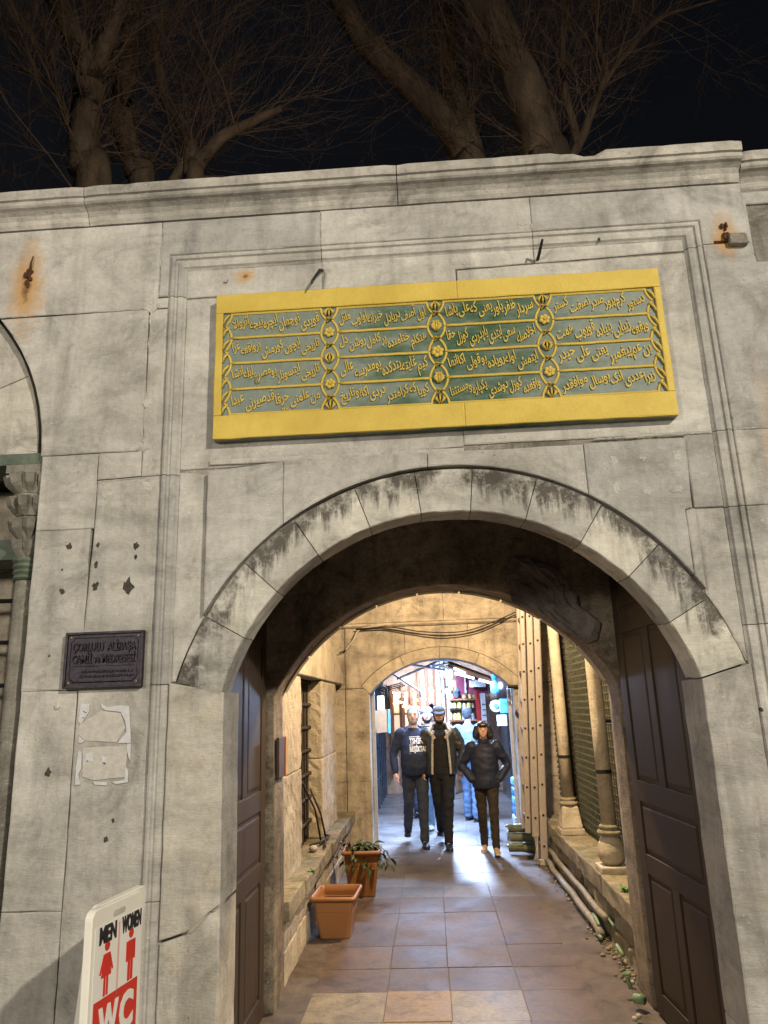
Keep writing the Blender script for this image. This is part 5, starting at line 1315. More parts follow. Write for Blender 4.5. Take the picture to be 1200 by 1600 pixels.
# awnings and roof beams
aw = empty('awning', (-0.6, 11, 2.4), 'grey-blue cloth awning sloping down from the left shop front', 'awning')
bm = bmesh.new(); v = [bm.verts.new(q) for q in ((-1.05, 10.2, 2.62), (-0.18, 10.5, 2.04), (-0.18, 12.2, 2.10), (-1.05, 12.4, 2.68))]; bm.faces.new(v)
r_ = bmesh.ops.extrude_face_region(bm, geom=bm.faces[:]); bmesh.ops.translate(bm, verts=[x for x in r_['geom'] if isinstance(x, bmesh.types.BMVert)], vec=(0, 0, 0.02)); obj('cloth', bm, M['awn'], aw)
for y in (10.3, 11.2, 12.2): obj('strut', tube([(-1.02, y, 2.1), (-0.5, y, 2.22)], 0.012, n=6), M['iron'], aw)
obj('valance', span(-0.19, -0.17, 10.5, 12.2, 1.96, 2.06), M['awn'], aw)
M['roofm'] = plain('dark_corrugated_roof', (0.05, 0.045, 0.045), 0.5, 0.4)
rf = empty('lane_roof', (0.4, 9, 2.7), 'dark corrugated shelter roof with beams over the lane', 'roof')
for i in range(9):
    y = 7.3+i*0.6; zb = 2.62+i*0.035
    obj('beam', tube([(-1.1, y, zb+0.18), (1.5, y, zb-0.05+random.uniform(-.03, .03))], 0.028, n=6), M['roofm'], rf)
for i in range(7):
    x = -0.9+i*0.38; obj('roof_sheet', span(x, x+0.37, 7.2, 13.0, 2.86+0.02*(i % 2), 2.89+0.02*(i % 2)), M['roofm'], rf)
for a, b in (((-0.9, 9.6, 2.62), (0.3, 9.9, 2.40)), ((-0.6, 10.6, 2.3), (0.25, 10.6, 2.62)), ((-0.2, 9.0, 2.55), (0.9, 9.2, 2.50)), ((0.05, 8.8, 2.42), (0.35, 9.6, 2.5))):
    obj('brace', tube([a, b], 0.022, n=6), M['frame'], rf)
cp = empty('shop_canopy', (0.8, 10, 2.4), 'sloping brown canopy with white light tubes over the right half of the lane', 'canopy')
def tilted(nm, q0, q1, Y0, Y1, th_, m, par):
    a = PY(*q0, Y0); b = PY(*q1, Y0); bm = bmesh.new()
    vs = [bm.verts.new(q) for q in ((a.x, Y0, a.z), (b.x, Y0, b.z), (b.x, Y1, b.z+0.05), (a.x, Y1, a.z+0.05))]; bm.faces.new(vs)
    r_ = bmesh.ops.extrude_face_region(bm, geom=bm.faces[:]); bmesh.ops.translate(bm, verts=[x for x in r_['geom'] if isinstance(x, bmesh.types.BMVert)], vec=(0, 0, th_)); return obj(nm, bm, m, par)
tilted('soffit', (698, 1038), (770, 1062), 10.0, 12.0, 0.04, M['board'], cp)
tilted('fascia', (700, 1042), (768, 1067), 9.9, 9.98, 0.07, M['wood'], cp)
M['tube'] = M['coolglow']
for a, b in (((709, 1044), (727, 1052)), ((711, 1052), (741, 1060)), ((748, 1062), (767, 1067))):
    tb = obj('light_tube', tube([PY(*a, 9.85), PY(*b, 9.85)], 0.020, n=8), M['tube'], cp)
fl = empty('floodlight', PY(697, 1052, 10.2), 'bright white LED floodlight hanging in the middle of the lane', 'lamp')
P0 = PY(697, 1052, 10.2)
obj('housing', box(P0+Vector((0, 0.06, 0.03)), (0.26, 0.08, 0.22), bev=0.01), M['frame'], fl)
for i in range(3):
    for j in range(2): obj('led', ball(P0+Vector((-0.08+i*0.08, 0.0, -0.03+j*0.09-i*0.018)), (0.036, 0.02, 0.036), u=10, v=6), M['coolglow'], fl)
obj('arm', tube([P0+Vector((0, 0.08, 0.1)), P0+Vector((0.05, 0.1, 0.45))], 0.012, n=6), M['iron'], fl)
ln = empty('wall_lantern', PY(699, 1080, 11.6), 'small round white lantern on a scrolled arm under the floodlight', 'lantern')
P1 = PY(699, 1080, 11.6); obj('globe', ball(P1, 0.055), M['coolglow'], ln, smooth=True); obj('cap', lathe([(0.05, 0.05), (0.03, 0.08), (0.006, 0.12)], P1, 10), M['iron'], ln)
obj('scroll_arm', tube([P1+Vector((0, 0, -0.05)), P1+Vector((0.03, 0, -0.12)), P1+Vector((-0.03, 0, -0.16)), P1+Vector((-0.10, 0, -0.05)), P1+Vector((-0.12, 0.1, 0.05))], 0.010, n=6), M['iron'], ln)
o = obj('dark_lantern', lathe([(0.02, -0.12), (0.06, -0.10), (0.075, 0.02), (0.05, 0.05), (0.01, 0.10)], PY(714, 1082, 11.5), 10), M['shutter']); setp(o, 'dark bell shaped lantern hanging left of the sign band', 'lantern')
# upper storeys round the lane so that no void shows
# ================================================================== LAMPS (built as fixtures, some only added for their light)
M['lampmetal'] = plain('grey_lamp_metal', (0.10, 0.10, 0.10), 0.5, metal=0.5)
M['lampglow'] = glow('street_lamp_glass', (1.0, 0.92, 0.78), 12.0)
def street_lamp(P, watts, col, lab, size, target):
    P = Vector(P); o = empty('street_lamp', (P.x, P.y-0.6, 0), lab, 'street lamp', 'street lamps along the street behind the viewer')
    obj('pole', tube([(P.x, P.y-0.6, 0), (P.x, P.y-0.6, P.z+0.3)], [0.07, 0.045], n=10), M['lampmetal'], o)
    obj('arm', tube([(P.x, P.y-0.6, P.z+0.25), (P.x, P.y-0.3, P.z+0.36), (P.x, P.y, P.z+0.30)], 0.03, n=8), M['lampmetal'], o)
    obj('hood', lathe([(0.24, 0.12), (0.22, 0.22), (0.05, 0.30)], P, 16), M['lampmetal'], o)
    obj('glass', ball(P+Vector((0, 0, 0.13)), (0.12, 0.12, 0.05), u=12, v=8), M['lampglow'], o)
    l = lamp('lamp_light', 'SPOT', P, watts, col, size, target, spot=radians(120)); return l
street_lamp(KEY_POS, KEY_W, (1.0, 0.92, 0.775), 'tall street lamp standing behind the viewer to the right', 0.16, (0, 1, 3.2))
street_lamp(FILL_POS, FILL_W, (1.0, 0.92, 0.80), 'lower unseen street lamp added as fill behind the viewer to the left', 0.5, (0, 1, 2.4))
yl = empty('yard_lamp', YARD_POS, 'hanging lamp over the passage between the two gates', 'lamp')
obj('cord', tube([YARD_POS+Vector((0, 0, 0.1)), YARD_POS+Vector((0, 0, 0.75))], 0.008, n=5), M['cable'], yl)
obj('bulb', ball(YARD_POS+Vector((0, 0, 0.16)), 0.06), M['warmglow'], yl)
obj('suspension_cable', tube([(-2.3, 3.0, 4.7), (0.75, 3.0, 4.5), (2.3, 3.0, 4.7)], 0.007, n=5), M['cable'], yl)
lamp('yard_light', 'POINT', YARD_POS, YARD_W, (1.0, 0.73, 0.44), 0.07)
P0 = PY(697, 1052, 10.2)
LC = (0.50, 0.66, 1.0)
lamp('flood_light', 'AREA', P0+Vector((0, -0.06, 0)), LANE_W, LC, 0.45, P0+Vector((-0.25, -3.6, -2.1)), shape='RECTANGLE', size_y=0.3).data.spread = radians(70)
def batten(y, x, z, lab, wts, tgt=(0, 0.0, -1)):  # tube lights added to brighten the lane, its floor and the people
    o = empty('added_tube_light', (x, y, z), lab, 'light', 'added tube lights under the lane roof')
    obj('housing', span(x-0.62, x+0.62, y-0.04, y+0.04, z+0.02, z+0.06), M['whitep'], o)
    obj('tube', tube([(x-0.58, y, z), (x+0.58, y, z)], 0.016, n=8), M['coolglow'], o, smooth=True)
    lamp('added_tube_light', 'AREA', (x, y, z-0.025), wts, LC, 1.1, Vector((x, y, z))+Vector(tgt), shape='RECTANGLE', size_y=0.05).data.spread = radians(135)
batten(6.98, 0.15, 2.74, 'tube light added on the back of the far gate wall to light the lane', 130, (0, 0.9, -1))
batten(8.4, 0.1, 2.60, 'added tube light under the lane roof nearest the far gate', 220, (0, -0.15, -1))
batten(11.0, 0.2, 2.75, 'added tube light under the lane roof before the far shop', 300, (0, 0.7, -1))
lamp('shop_light', 'AREA', (-0.3, 12.0, 2.3), 26, (1.0, 0.74, 0.48), 0.5, (-0.3, 13, 1.3))

# ================================================================== PEOPLE
M['skin'] = plain('skin', (0.60, 0.36, 0.27), 0.55, 0.08, 20, 0.1); M['skin2'] = plain('light_skin', (0.72, 0.48, 0.40), 0.55, 0.08, 20, 0.1)
M['greyhair'] = plain('grey_hair', (0.27, 0.265, 0.26), 0.8, 0.3, 60, 0.9); M['blackhair'] = plain('black_hair', (0.012, 0.010, 0.009), 0.45, 0.3, 60, 0.9)
M['navy'] = plain('navy_sweatshirt', (0.022, 0.030, 0.062), 0.85, 0.3, 20, 0.5); M['jeansdark'] = plain('dark_jeans', (0.030, 0.036, 0.055), 0.8, 0.4, 14, 0.4)
M['blackcl'] = plain('black_cloth', (0.010, 0.010, 0.012), 0.85, 0.3, 14, 0.4); M['leather'] = plain('dark_olive_leather', (0.035, 0.036, 0.030), 0.38, 0.4, 16, 0.4)
M['shear'] = plain('cream_fleece', (0.62, 0.56, 0.44), 0.95, 0.2, 40, 1.0, bd=0.01); M['puffer'] = plain('navy_black_puffer', (0.014, 0.018, 0.038), 0.6, 0.3, 12, 0.3)
M['brownleg'] = plain('dark_brown_trousers', (0.030, 0.022, 0.014), 0.85, 0.3); M['denim'] = plain('blue_denim', (0.07, 0.13, 0.25), 0.8, 0.3, 18, 0.4)
M['denimlt'] = plain('pale_denim', (0.22, 0.32, 0.42), 0.8, 0.3, 18, 0.4); M['capgrey'] = plain('grey_cap', (0.10, 0.115, 0.14), 0.7, 0.2); M['shoeblk'] = plain('black_shoe', (0.014, 0.014, 0.016), 0.35, 0.3)
M['shoetan'] = plain('tan_shoe', (0.46, 0.30, 0.17), 0.6, 0.2); M['shoewht'] = plain('pale_trainer', (0.55, 0.55, 0.50), 0.5, 0.2); M['lip'] = plain('lips', (0.34, 0.11, 0.09), 0.5); M['eye'] = plain('eye_dark', (0.02, 0.015, 0.012), 0.3)
t = NT('patterned_cap'); a = t.noise(30, 2, 0.5, dist=2.0); M['capat'] = t.out(t.mixc(t.ramp(a, [(0.48, 0), (0.54, 1)]), (0.06, 0.09, 0.12), (0.42, 0.52, 0.58)), 0.7)
M['denimback'] = plain('blue_grey_jacket', (0.10, 0.16, 0.25), 0.8, 0.3, 14, 0.4); M['slate'] = plain('slate_cloth', (0.04, 0.05, 0.065), 0.8, 0.3, 14, 0.4)

def remesh(bm, vox, smooth_it=2, ratio=None):
    me = bpy.data.meshes.new('tmp'); bmesh.ops.recalc_face_normals(bm, faces=bm.faces[:]); bm.to_mesh(me); bm.free()
    o = bpy.data.objects.new('tmp', me)
    r = o.modifiers.new('r', 'REMESH'); r.mode = 'VOXEL'; r.voxel_size = vox; r.use_smooth_shade = True
    if smooth_it: s = o.modifiers.new('s', 'SMOOTH'); s.iterations = smooth_it; s.factor = 0.5
    if ratio: d = o.modifiers.new('d', 'DECIMATE'); d.ratio = ratio
    out = evaluated_mesh(o); bpy.data.meshes.remove(me)
    for p in out.polygons: p.use_smooth = True
    return out
def limb(bm, pts, r, n=12):
    add_tube(bm, pts, r, n=n, ref=Vector((0, 1, 0.02)))
    for q, rr in ((pts[0], r[0]), (pts[-1], r[-1])):
        m_ = min(rr) if isinstance(rr, (tuple, list)) else rr
        add_ball(bm, q, m_*0.98, u=12, v=8)
def folds(me, amp, fr, seed=0, zr=None):
    n = len(me.vertices); co_ = [0.0]*(3*n); no = [0.0]*(3*n)
    me.vertices.foreach_get('co', co_); me.vertices.foreach_get('normal', no); N3 = noise.noise
    for i in range(0, 3*n, 3):
        x, y, z = co_[i:i+3]
        d = (N3((x*fr*0.7, y*fr*0.7, z*fr*1.7+seed))+0.5*N3((x*fr*2, y*fr*2, z*fr*3+seed)))*amp
        co_[i] = x+no[i]*d; co_[i+1] = y+no[i+1]*d; co_[i+2] = z+no[i+2]*d
    me.vertices.foreach_set('co', co_); me.update()
def person(loc, H, rz, lab, ft, arms, o_, head_turn=0.0, hide_low=False, seed=0, belly=0.0, detail=True, lean=0.0):
    """ft: ((x,y,lift),(x,y,lift)) left/right feet as seen in the picture; arms: (elbow, wrist, dir) each"""
    s = H/1.78; root = empty('person', loc, lab, 'person', None, rz)
    def V(x, y, z): return Vector((x*s, y*s, z*s))
    hz = 0.94
    hips = [V(-0.085, 0, hz), V(0.085, 0, hz)]
    feet = [Vector((f[0]*s, f[1]*s, (0.085+f[2])*s)) for f in ft]
    knees = []
    for k in range(2):
        mid = (hips[k]+feet[k])/2; bend = 0.03+0.16*ft[k][2]*3+(0.03 if ft[k][1] > 0.1 else 0)
        knees.append(mid+V(0, -bend, 0.01))
    sh = [V(-0.185, 0.01, 1.44), V(0.185, 0.01, 1.44)]
    el = [V(*a[0]) for a in arms]; wr = [V(*a[1]) for a in arms]
    # ---- body : one continuous mesh
    bm = bmesh.new()
    torso = [(V(0, 0, 0.90), (0.15, 0.10)), (V(0, 0, 1.0), (0.16, 0.11)), (V(0, 0, 1.12), (0.145, 0.10)), (V(0, -0.005, 1.28), (0.165, 0.11)), (V(0, 0, 1.40), (0.165, 0.10)), (V(0, 0.005, 1.475), (0.09, 0.07)), (V(0, 0, 1.51), (0.055, 0.058)), (V(0, -0.015, 1.60), (0.052, 0.055))]
    add_tube(bm, [p for p, r in torso], [(r[0]*s, r[1]*s) for p, r in torso], n=16, ref=Vector((0, 1, 0.01)))
    HR = Matrix.Rotation(head_turn, 3, 'Z'); hc = V(0, -0.015, 1.665)
    def hv(x, y, z): return hc+HR @ V(x, y, z)
    add_ball(bm, hc+V(0, 0, 0.018), (0.076*s, 0.094*s, 0.098*s), rot=HR, u=20, v=14)
    add_ball(bm, hv(0, -0.03, -0.045), (0.056*s, 0.062*s, 0.066*s), rot=HR, u=16, v=12)
    add_ball(bm, hv(0, -0.056, -0.088), (0.026*s, 0.024*s, 0.020*s), u=10, v=8)
    add_tube(bm, [hv(0, -0.088, 0.018), hv(0, -0.104, -0.016), hv(0, -0.09, -0.026)], [0.008*s, 0.0135*s, 0.009*s], n=8)
    for q in (-1, 1):
        add_ball(bm, hv(q*0.078, 0.005, -0.005), (0.012*s, 0.02*s, 0.030*s), u=8, v=6)
        add_ball(bm, hv(q*0.030, -0.074, 0.030), (0.022*s, 0.012*s, 0.008*s), u=8, v=6)
        add_ball(bm, hv(q*0.040, -0.062, -0.02), (0.022*s, 0.02*s, 0.02*s), u=8, v=6)
    for k in range(2):
        limb(bm, [sh[k], el[k], wr[k]], [0.050*s, 0.040*s, 0.027*s], 10)
        q = -1 if k == 0 else 1
        if arms[k][2] is not None:
            d = Vector(arms[k][2]).normalized(); side = Vector((0, 1, 0)) if abs(d.y) < 0.8 else Vector((0, 0, 1)); side = (side-d*side.dot(d)).normalized(); nrm = d.cross(side).normalized()
            if nrm.x*q > 0: nrm = -nrm
            pc = wr[k]+d*0.05*s
            add_tube(bm, [wr[k], wr[k]+d*0.03*s, wr[k]+d*0.09*s], [(0.026*s, 0.026*s), (0.022*s, 0.036*s), (0.018*s, 0.038*s)], n=10, ref=nrm)
            for j, (off, L) in enumerate(((-0.030, 0.062), (-0.010, 0.075), (0.010, 0.070), (0.030, 0.055))):
                b0 = wr[k]+d*0.085*s+side*off*s; b1 = b0+(d*0.85+nrm*0.35)*L*0.55*s; b2 = b1+(d*0.5+nrm*0.8)*L*0.5*s
                add_tube(bm, [b0, b1, b2], [0.0095*s, 0.0088*s, 0.0075*s], n=7)
            b0 = wr[k]+d*0.02*s-side*0.025*s; add_tube(bm, [b0, b0+(d*0.7-side*0.6)*0.04*s, b0+(d*1.0-side*0.55+nrm*0.5)*0.065*s], [0.013*s, 0.011*s, 0.008*s], n=7)
        limb(bm, [hips[k], knees[k], feet[k]], [0.085*s, 0.052*s, 0.036*s], 12)
        add_tube(bm, [feet[k], feet[k]+V(0, -0.08, -0.05)], [0.034*s, 0.028*s], n=8)
    me = remesh(bm, 0.0085*s, 2); o = mesh_obj('body', me, M[o_.get('skin', 'skin')], root, world=False)
    # ---- face
    def part(nm, bm, m, **k): return obj(nm, bm, M[m], root, world=False, smooth=True, **k)
    if detail:
        for q in (-1, 1):
            part('eye', ball(hv(q*0.030, -0.0835, 0.014), (0.011*s, 0.006*s, 0.006*s), u=8, v=6), 'eye')
            bm = bmesh.new(); add_tube(bm, [hv(q*0.014, -0.092, 0.034), hv(q*0.032, -0.088, 0.040), hv(q*0.050, -0.074, 0.034)], [0.003*s, 0.0042*s, 0.002*s], n=6); part('eyebrow', bm, o_.get('browm', 'blackhair'))
        part('mouth', ball(hv(0, -0.087, -0.052), (0.021*s, 0.008*s, 0.0055*s), u=10, v=6), 'lip')
    if 'beard' in o_:
        bm = bmesh.new(); add_ball(bm, hv(0, -0.040, -0.080), (0.058*s, 0.054*s, 0.042*s), rot=HR, u=14, v=10)
        for q in (-1, 1): add_ball(bm, hv(q*0.052, -0.028, -0.045), (0.022*s, 0.036*s, 0.045*s), u=10, v=8)
        add_tube(bm, [hv(-0.032, -0.078, -0.044), hv(0, -0.093, -0.034), hv(0.032, -0.078, -0.044)], [0.006*s, 0.009*s, 0.006*s], n=7)
        me = remesh(bm, 0.006*s, 1); folds(me, 0.003, 40, seed); mesh_obj('beard', me, M[o_['beard']], root, world=False)
    hair = o_.get('hair')
    if hair:
        bm = bmesh.new()
        add_ball(bm, hv(0, 0.016, 0.042), (0.084*s, 0.094*s, 0.090*s), rot=HR, u=18, v=12)
        if hair[1] == 'short':
            for q in (-1, 1): add_ball(bm, hv(q*0.062, 0.02, 0.01), (0.026*s, 0.05*s, 0.05*s), u=10, v=8)
            add_ball(bm, hv(0, 0.05, -0.01), (0.066*s, 0.05*s, 0.06*s), u=12, v=8)
            cut = lambda p: p.y < -0.045 and p.z < 0.075
        else:  # bob with fringe
            for q in (-1, 1): add_tube(bm, [hv(q*0.070, 0.0, 0.06), hv(q*0.092, -0.002, -0.03), hv(q*0.105, 0.0, -0.10), hv(q*0.115, -0.01, -0.135)], [(0.03*s, 0.05*s), (0.035*s, 0.06*s), (0.036*s, 0.055*s), (0.012*s, 0.03*s)], n=10)
            add_ball(bm, hv(0, 0.055, -0.04), (0.10*s, 0.055*s, 0.10*s), u=12, v=8)
            add_tube(bm, [hv(-0.055, -0.070, 0.055), hv(0, -0.095, 0.058), hv(0.055, -0.070, 0.055)], [0.018*s, 0.02*s, 0.018*s], n=8)
            cut = lambda p: False
        me = remesh(bm, 0.007*s, 1)
        for v in me.vertices:
            p = HR.inverted() @ (v.co-hc)/s
            if hair[1] == 'short' and p.y < -0.03 and p.z < 0.07:
                p.y = -0.03+(p.y+0.03)*0.1; v.co = hc+HR @ (p*s)
        folds(me, 0.004, 30, seed); mesh_obj('hair', me, M[hair[0]], root, world=False)
    if 'cap' in o_:
        ck, cm = o_['cap']; bm = bmesh.new()
        add_ball(bm, hv(0, 0.012, 0.060), (0.089*s, 0.104*s, 0.072*s), rot=HR, u=20, v=12)
        add_lathe(bm, [(0.086*s, 0.03*s), (0.090*s, 0.05*s), (0.088*s, 0.075*s)], hv(0, 0.004, 0), 20)
        cp_ = obj('cap', bm, M[cm], root, world=False, smooth=True)
        if ck == 'peak':
            bm = bmesh.new(); vs = add_ball(bm, (0, 0, 0), (0.074*s, 0.075*s, 0.010*s), u=18, v=8)
            tr = Matrix.Translation(hv(0, -0.085, 0.040)) @ HR.to_4x4() @ Matrix.Rotation(radians(22), 4, 'X')
            for v in vs: v.co = tr @ v.co
            q = obj('peak', bm, M[cm], cp_, world=False, smooth=True)
    if 'pom' in o_:
        bm = bmesh.new(); add_ball(bm, hv(0, 0.0, 0.155), (0.05*s,)*3, u=12, v=8); me = remesh(bm, 0.008, 0); folds(me, 0.012, 45, seed); mesh_obj('pompom', me, M[o_['pom']], root, world=False)
    # ---- trousers
    pm = o_['trousers']; bm = bmesh.new()
    add_tube(bm, [V(0, 0, 0.84), V(0, 0, 0.93), V(0, 0, 1.03)], [(0.13*s, 0.10*s), (0.178*s, 0.128*s), (0.165*s, 0.12*s)], n=18, ref=Vector((0, 1, 0.01)))
    tw = o_.get('legw', 1.0)
    for k in range(2):
        limb(bm, [hips[k]+V(0, 0, -0.02), (hips[k]+knees[k])/2+V(0, 0.005, 0), knees[k], (knees[k]+feet[k])/2+V(0, 0.004, 0), feet[k]+V(0, 0, 0.0)], [0.102*s, 0.090*s*tw, 0.074*s*tw, 0.066*s*tw, 0.058*s*tw], 14)
    me = remesh(bm, 0.011*s, 1); folds(me, 0.009*s, 9/s, seed); mesh_obj('trousers', me, M[pm], root, world=False)
    # ---- top
    tm = o_['top']; bulk = o_.get('bulk', 0.0); lo = o_.get('hem', 0.93)
    bm = bmesh.new()
    tt = [(V(0, -belly*0.5, lo), (0.165+bulk, 0.122+bulk+belly*0.4)), (V(0, -belly, lo+0.10), (0.172+bulk+belly*0.3, 0.130+bulk+belly)), (V(0, -belly, 1.15), (0.168+bulk+belly*0.2, 0.128+bulk+belly)), (V(0, -0.005-belly*0.3, 1.30), (0.182+bulk*0.8, 0.128+bulk*0.8+belly*0.3)), (V(0, 0, 1.41), (0.180+bulk*0.5, 0.115+bulk*0.5)), (V(0, 0.005, 1.48), (0.105, 0.085)), (V(0, 0, 1.515), (0.070, 0.070))]
    add_tube(bm, [p for p, r in tt], [(r[0]*s, r[1]*s) for p, r in tt], n=20, ref=Vector((0, 1, 0.01)))
    for k in range(2):
        cuff = el[k]+(wr[k]-el[k])*0.93
        limb(bm, [sh[k], (sh[k]+el[k])/2, el[k], (el[k]+cuff)/2, cuff], [(0.072+bulk*0.3)*s, (0.066+bulk*0.3)*s, (0.058+bulk*0.3)*s, (0.052+bulk*0.3)*s, (0.042+bulk*0.15)*s], 12)
    me = remesh(bm, 0.011*s, 1); folds(me, o_.get('foldamp', 0.008)*s, o_.get('foldfr', 8)/s, seed+5); mesh_obj(o_.get('topname', 'sweatshirt'), me, M[tm], root, world=False)
    if 'collar' in o_:
        bm = bmesh.new(); add_tube(bm, [V(0, 0.0, 1.47), V(0, -0.005, 1.50), V(0, -0.008, 1.55)], [(0.090*s, 0.085*s), (0.084*s, 0.082*s), (0.078*s, 0.078*s)], n=18, ref=Vector((0, 1, 0.01)))
        me = remesh(bm, 0.009*s, 1); folds(me, 0.005, 16, seed); mesh_obj('collar', me, M[o_['collar']], root, world=False)
    # ---- shoes
    for k in range(2):
        f = feet[k]; lift = ft[k][2]; R_ = Matrix.Rotation(-lift*3.0, 3, 'X') @ Matrix.Rotation((-0.12 if k == 0 else 0.12), 3, 'Z')
        bm = bmesh.new()
        def fp(x, y, z): return f+R_ @ V(x, y, z)
        add_tube(bm, [fp(0, 0.055, -0.045), fp(0, 0.0, -0.035), fp(0, -0.08, -0.045), fp(0, -0.15, -0.055), fp(0, -0.185, -0.062)], [(0.032*s, 0.036*s), (0.042*s, 0.046*s), (0.044*s, 0.036*s), (0.044*s, 0.026*s), (0.026*s, 0.016*s)], n=12, ref=Vector((0, 0, 1)))
        add_tube(bm, [fp(0, 0.0, -0.04), fp(0, 0.005, 0.03)], [0.044*s, 0.042*s], n=10)
        me = remesh(bm, 0.008*s, 1)
        for v in me.vertices:
            p = R_.inverted() @ (v.co-f)
            if p.z < -0.080*s: p.z = -0.080*s; v.co = f+R_ @ p
        so = mesh_obj('shoe', me, M[o_.get('shoes', 'shoeblk')], root, world=False)
        bm = bmesh.new(); add_tube(bm, [fp(0, 0.075, -0.077), fp(0, -0.03, -0.077), fp(0, -0.13, -0.077), fp(0, -0.198, -0.073)], [(0.032*s, 0.010*s), (0.040*s, 0.010*s), (0.048*s, 0.010*s), (0.028*s, 0.008*s)], n=10, ref=Vector((0, 0, 1)))
        obj('sole', bm, M[o_.get('soles', 'shoeblk')], so, world=False, smooth=True)
    return root, V, hv, s
dn = (0.1, -0.1, -1)
# 1 grey-haired man in the printed navy sweatshirt
r1, V, hv, s = person((-0.245, 7.05, 0), 1.78, radians(4), 'grey bearded man in navy printed sweatshirt walking leftmost of the front three', ((-0.12, 0.26, 0.06), (0.08, -0.20, 0.0)),
    (((-0.29, 0.03, 1.17), (-0.27, -0.10, 0.92), (0.15, -0.25, -1)), ((0.27, 0.06, 1.18), (0.26, 0.10, 0.93), dn)),
    dict(skin='skin2', hair=('greyhair', 'short'), beard='greyhair', browm='greyhair', top='navy', trousers='jeansdark', bulk=0.012, foldamp=0.007), head_turn=radians(-6), belly=0.055, seed=1)
parts = []
for str_, w_, z, h_ in (('TSHİFUL', 0.235, 1.305, 0.075), ('BEŞİKTAŞ', 0.235, 1.205, 0.068)):
    me = text_mesh(str_, h_*1.35, 0.002, 2, 0.0035); xs_ = [v.co.x for v in me.vertices]; k = w_/(max(xs_)-min(xs_))
    parts.append((me, Matrix.Translation((0.045, 0, z)) @ FX @ Matrix.Diagonal((k, 1, 1, 1))))
bm = mesh_merge(parts)
for x0, x1, z in ((-0.075, 0.165, 1.288), (-0.075, 0.165, 1.183), (-0.075, 0.165, 1.392)): add_box(bm, ((x0+x1)/2, 0, z), (x1-x0, 0.003, 0.008))
bmesh.ops.triangulate(bm, faces=bm.faces[:])
for v in bm.verts:   # wrap the print on the chest
    a_ = 0.215; x = min(0.2, abs(v.co.x)); z = v.co.z
    f_ = 0.150+0.075*max(0, min(1, (1.42-z)/0.25))
    v.co.y = -f_*sqrt(max(0.05, 1-(x/a_)**2))-0.022+v.co.y*0.5
obj('chest_print', bm, M['whitep'], r1, world=False)
# 2 man in cap and shearling jacket
r2, V, hv, s = person((0.115, 6.92, 0), 1.78, radians(-2), 'bearded man in grey peaked cap and open dark leather jacket with cream fleece lining', ((-0.05, 0.30, 0.07), (0.05, -0.24, 0.0)),
    (((-0.27, 0.05, 1.18), (-0.26, 0.04, 0.95), dn), ((0.30, 0.02, 1.18), (0.27, -0.10, 0.95), (-0.2, -0.3, -1))),
    dict(skin='skin', cap=('peak', 'capgrey'), hair=('blackhair', 'short'), beard='blackhair', top='blackcl', trousers='blackcl', foldamp=0.006, topname='sweater', collar='blackcl'), head_turn=radians(3), seed=2)
# jacket : open shell over back, sides and arms
def open_shell(s, V, inner, outer, gap_top, gap_bot, nm, m, root, rx=0.0, lo=0.90, hi=1.47, thick=0.016):
    bm = bmesh.new(); n = 36; K = 9; rings = []
    for j in range(K+1):
        t_ = j/K; z = lo+(hi-lo)*t_
        a = (0.205+rx)*(1-0.10*t_**3)*(1 if z < 1.40 else 1-(z-1.40)*2.6); b = (0.155+rx)*(1-0.08*t_)*(1 if z < 1.40 else 1-(z-1.40)*1.8)
        gp = gap_bot+(gap_top-gap_bot)*t_; ring = []
        for k in range(n+1):
            th_ = -pi/2+gp+(2*pi-2*gp)*k/n; w_ = 1+0.03*noise.noise(Vector((cos(th_)*3, sin(th_)*3, z*7)))
            ring.append((V(a*w_*cos(th_), b*w_*sin(th_), z), V((a*w_-thick)*cos(th_), (b*w_-thick)*sin(th_), z)))
        rings.append(ring)
    O = [[bm.verts.new(p[0]) for p in r] for r in rings]; I = [[bm.verts.new(p[1]) for p in r] for r in rings]
    for j in range(K):
        for k in range(n):
            bm.faces.new((O[j][k], O[j][k+1], O[j+1][k+1], O[j+1][k])); bm.faces.new((I[j][k+1], I[j][k], I[j+1][k], I[j+1][k+1]))
        bm.faces.new((O[j][0], O[j+1][0], I[j+1][0], I[j][0])); bm.faces.new((O[j][n], I[j][n], I[j+1][n], O[j+1][n]))
    for k in range(n): bm.faces.new((O[0][k], I[0][k], I[0][k+1], O[0][k+1])); bm.faces.new((O[K][k], O[K][k+1], I[K][k+1], I[K][k]))
    return obj(nm, bm, M[m], root, world=False, smooth=True)
jk = open_shell(s, V, 0, 0, 0.50, 0.62, 'jacket', 'leather', r2, rx=0.012)
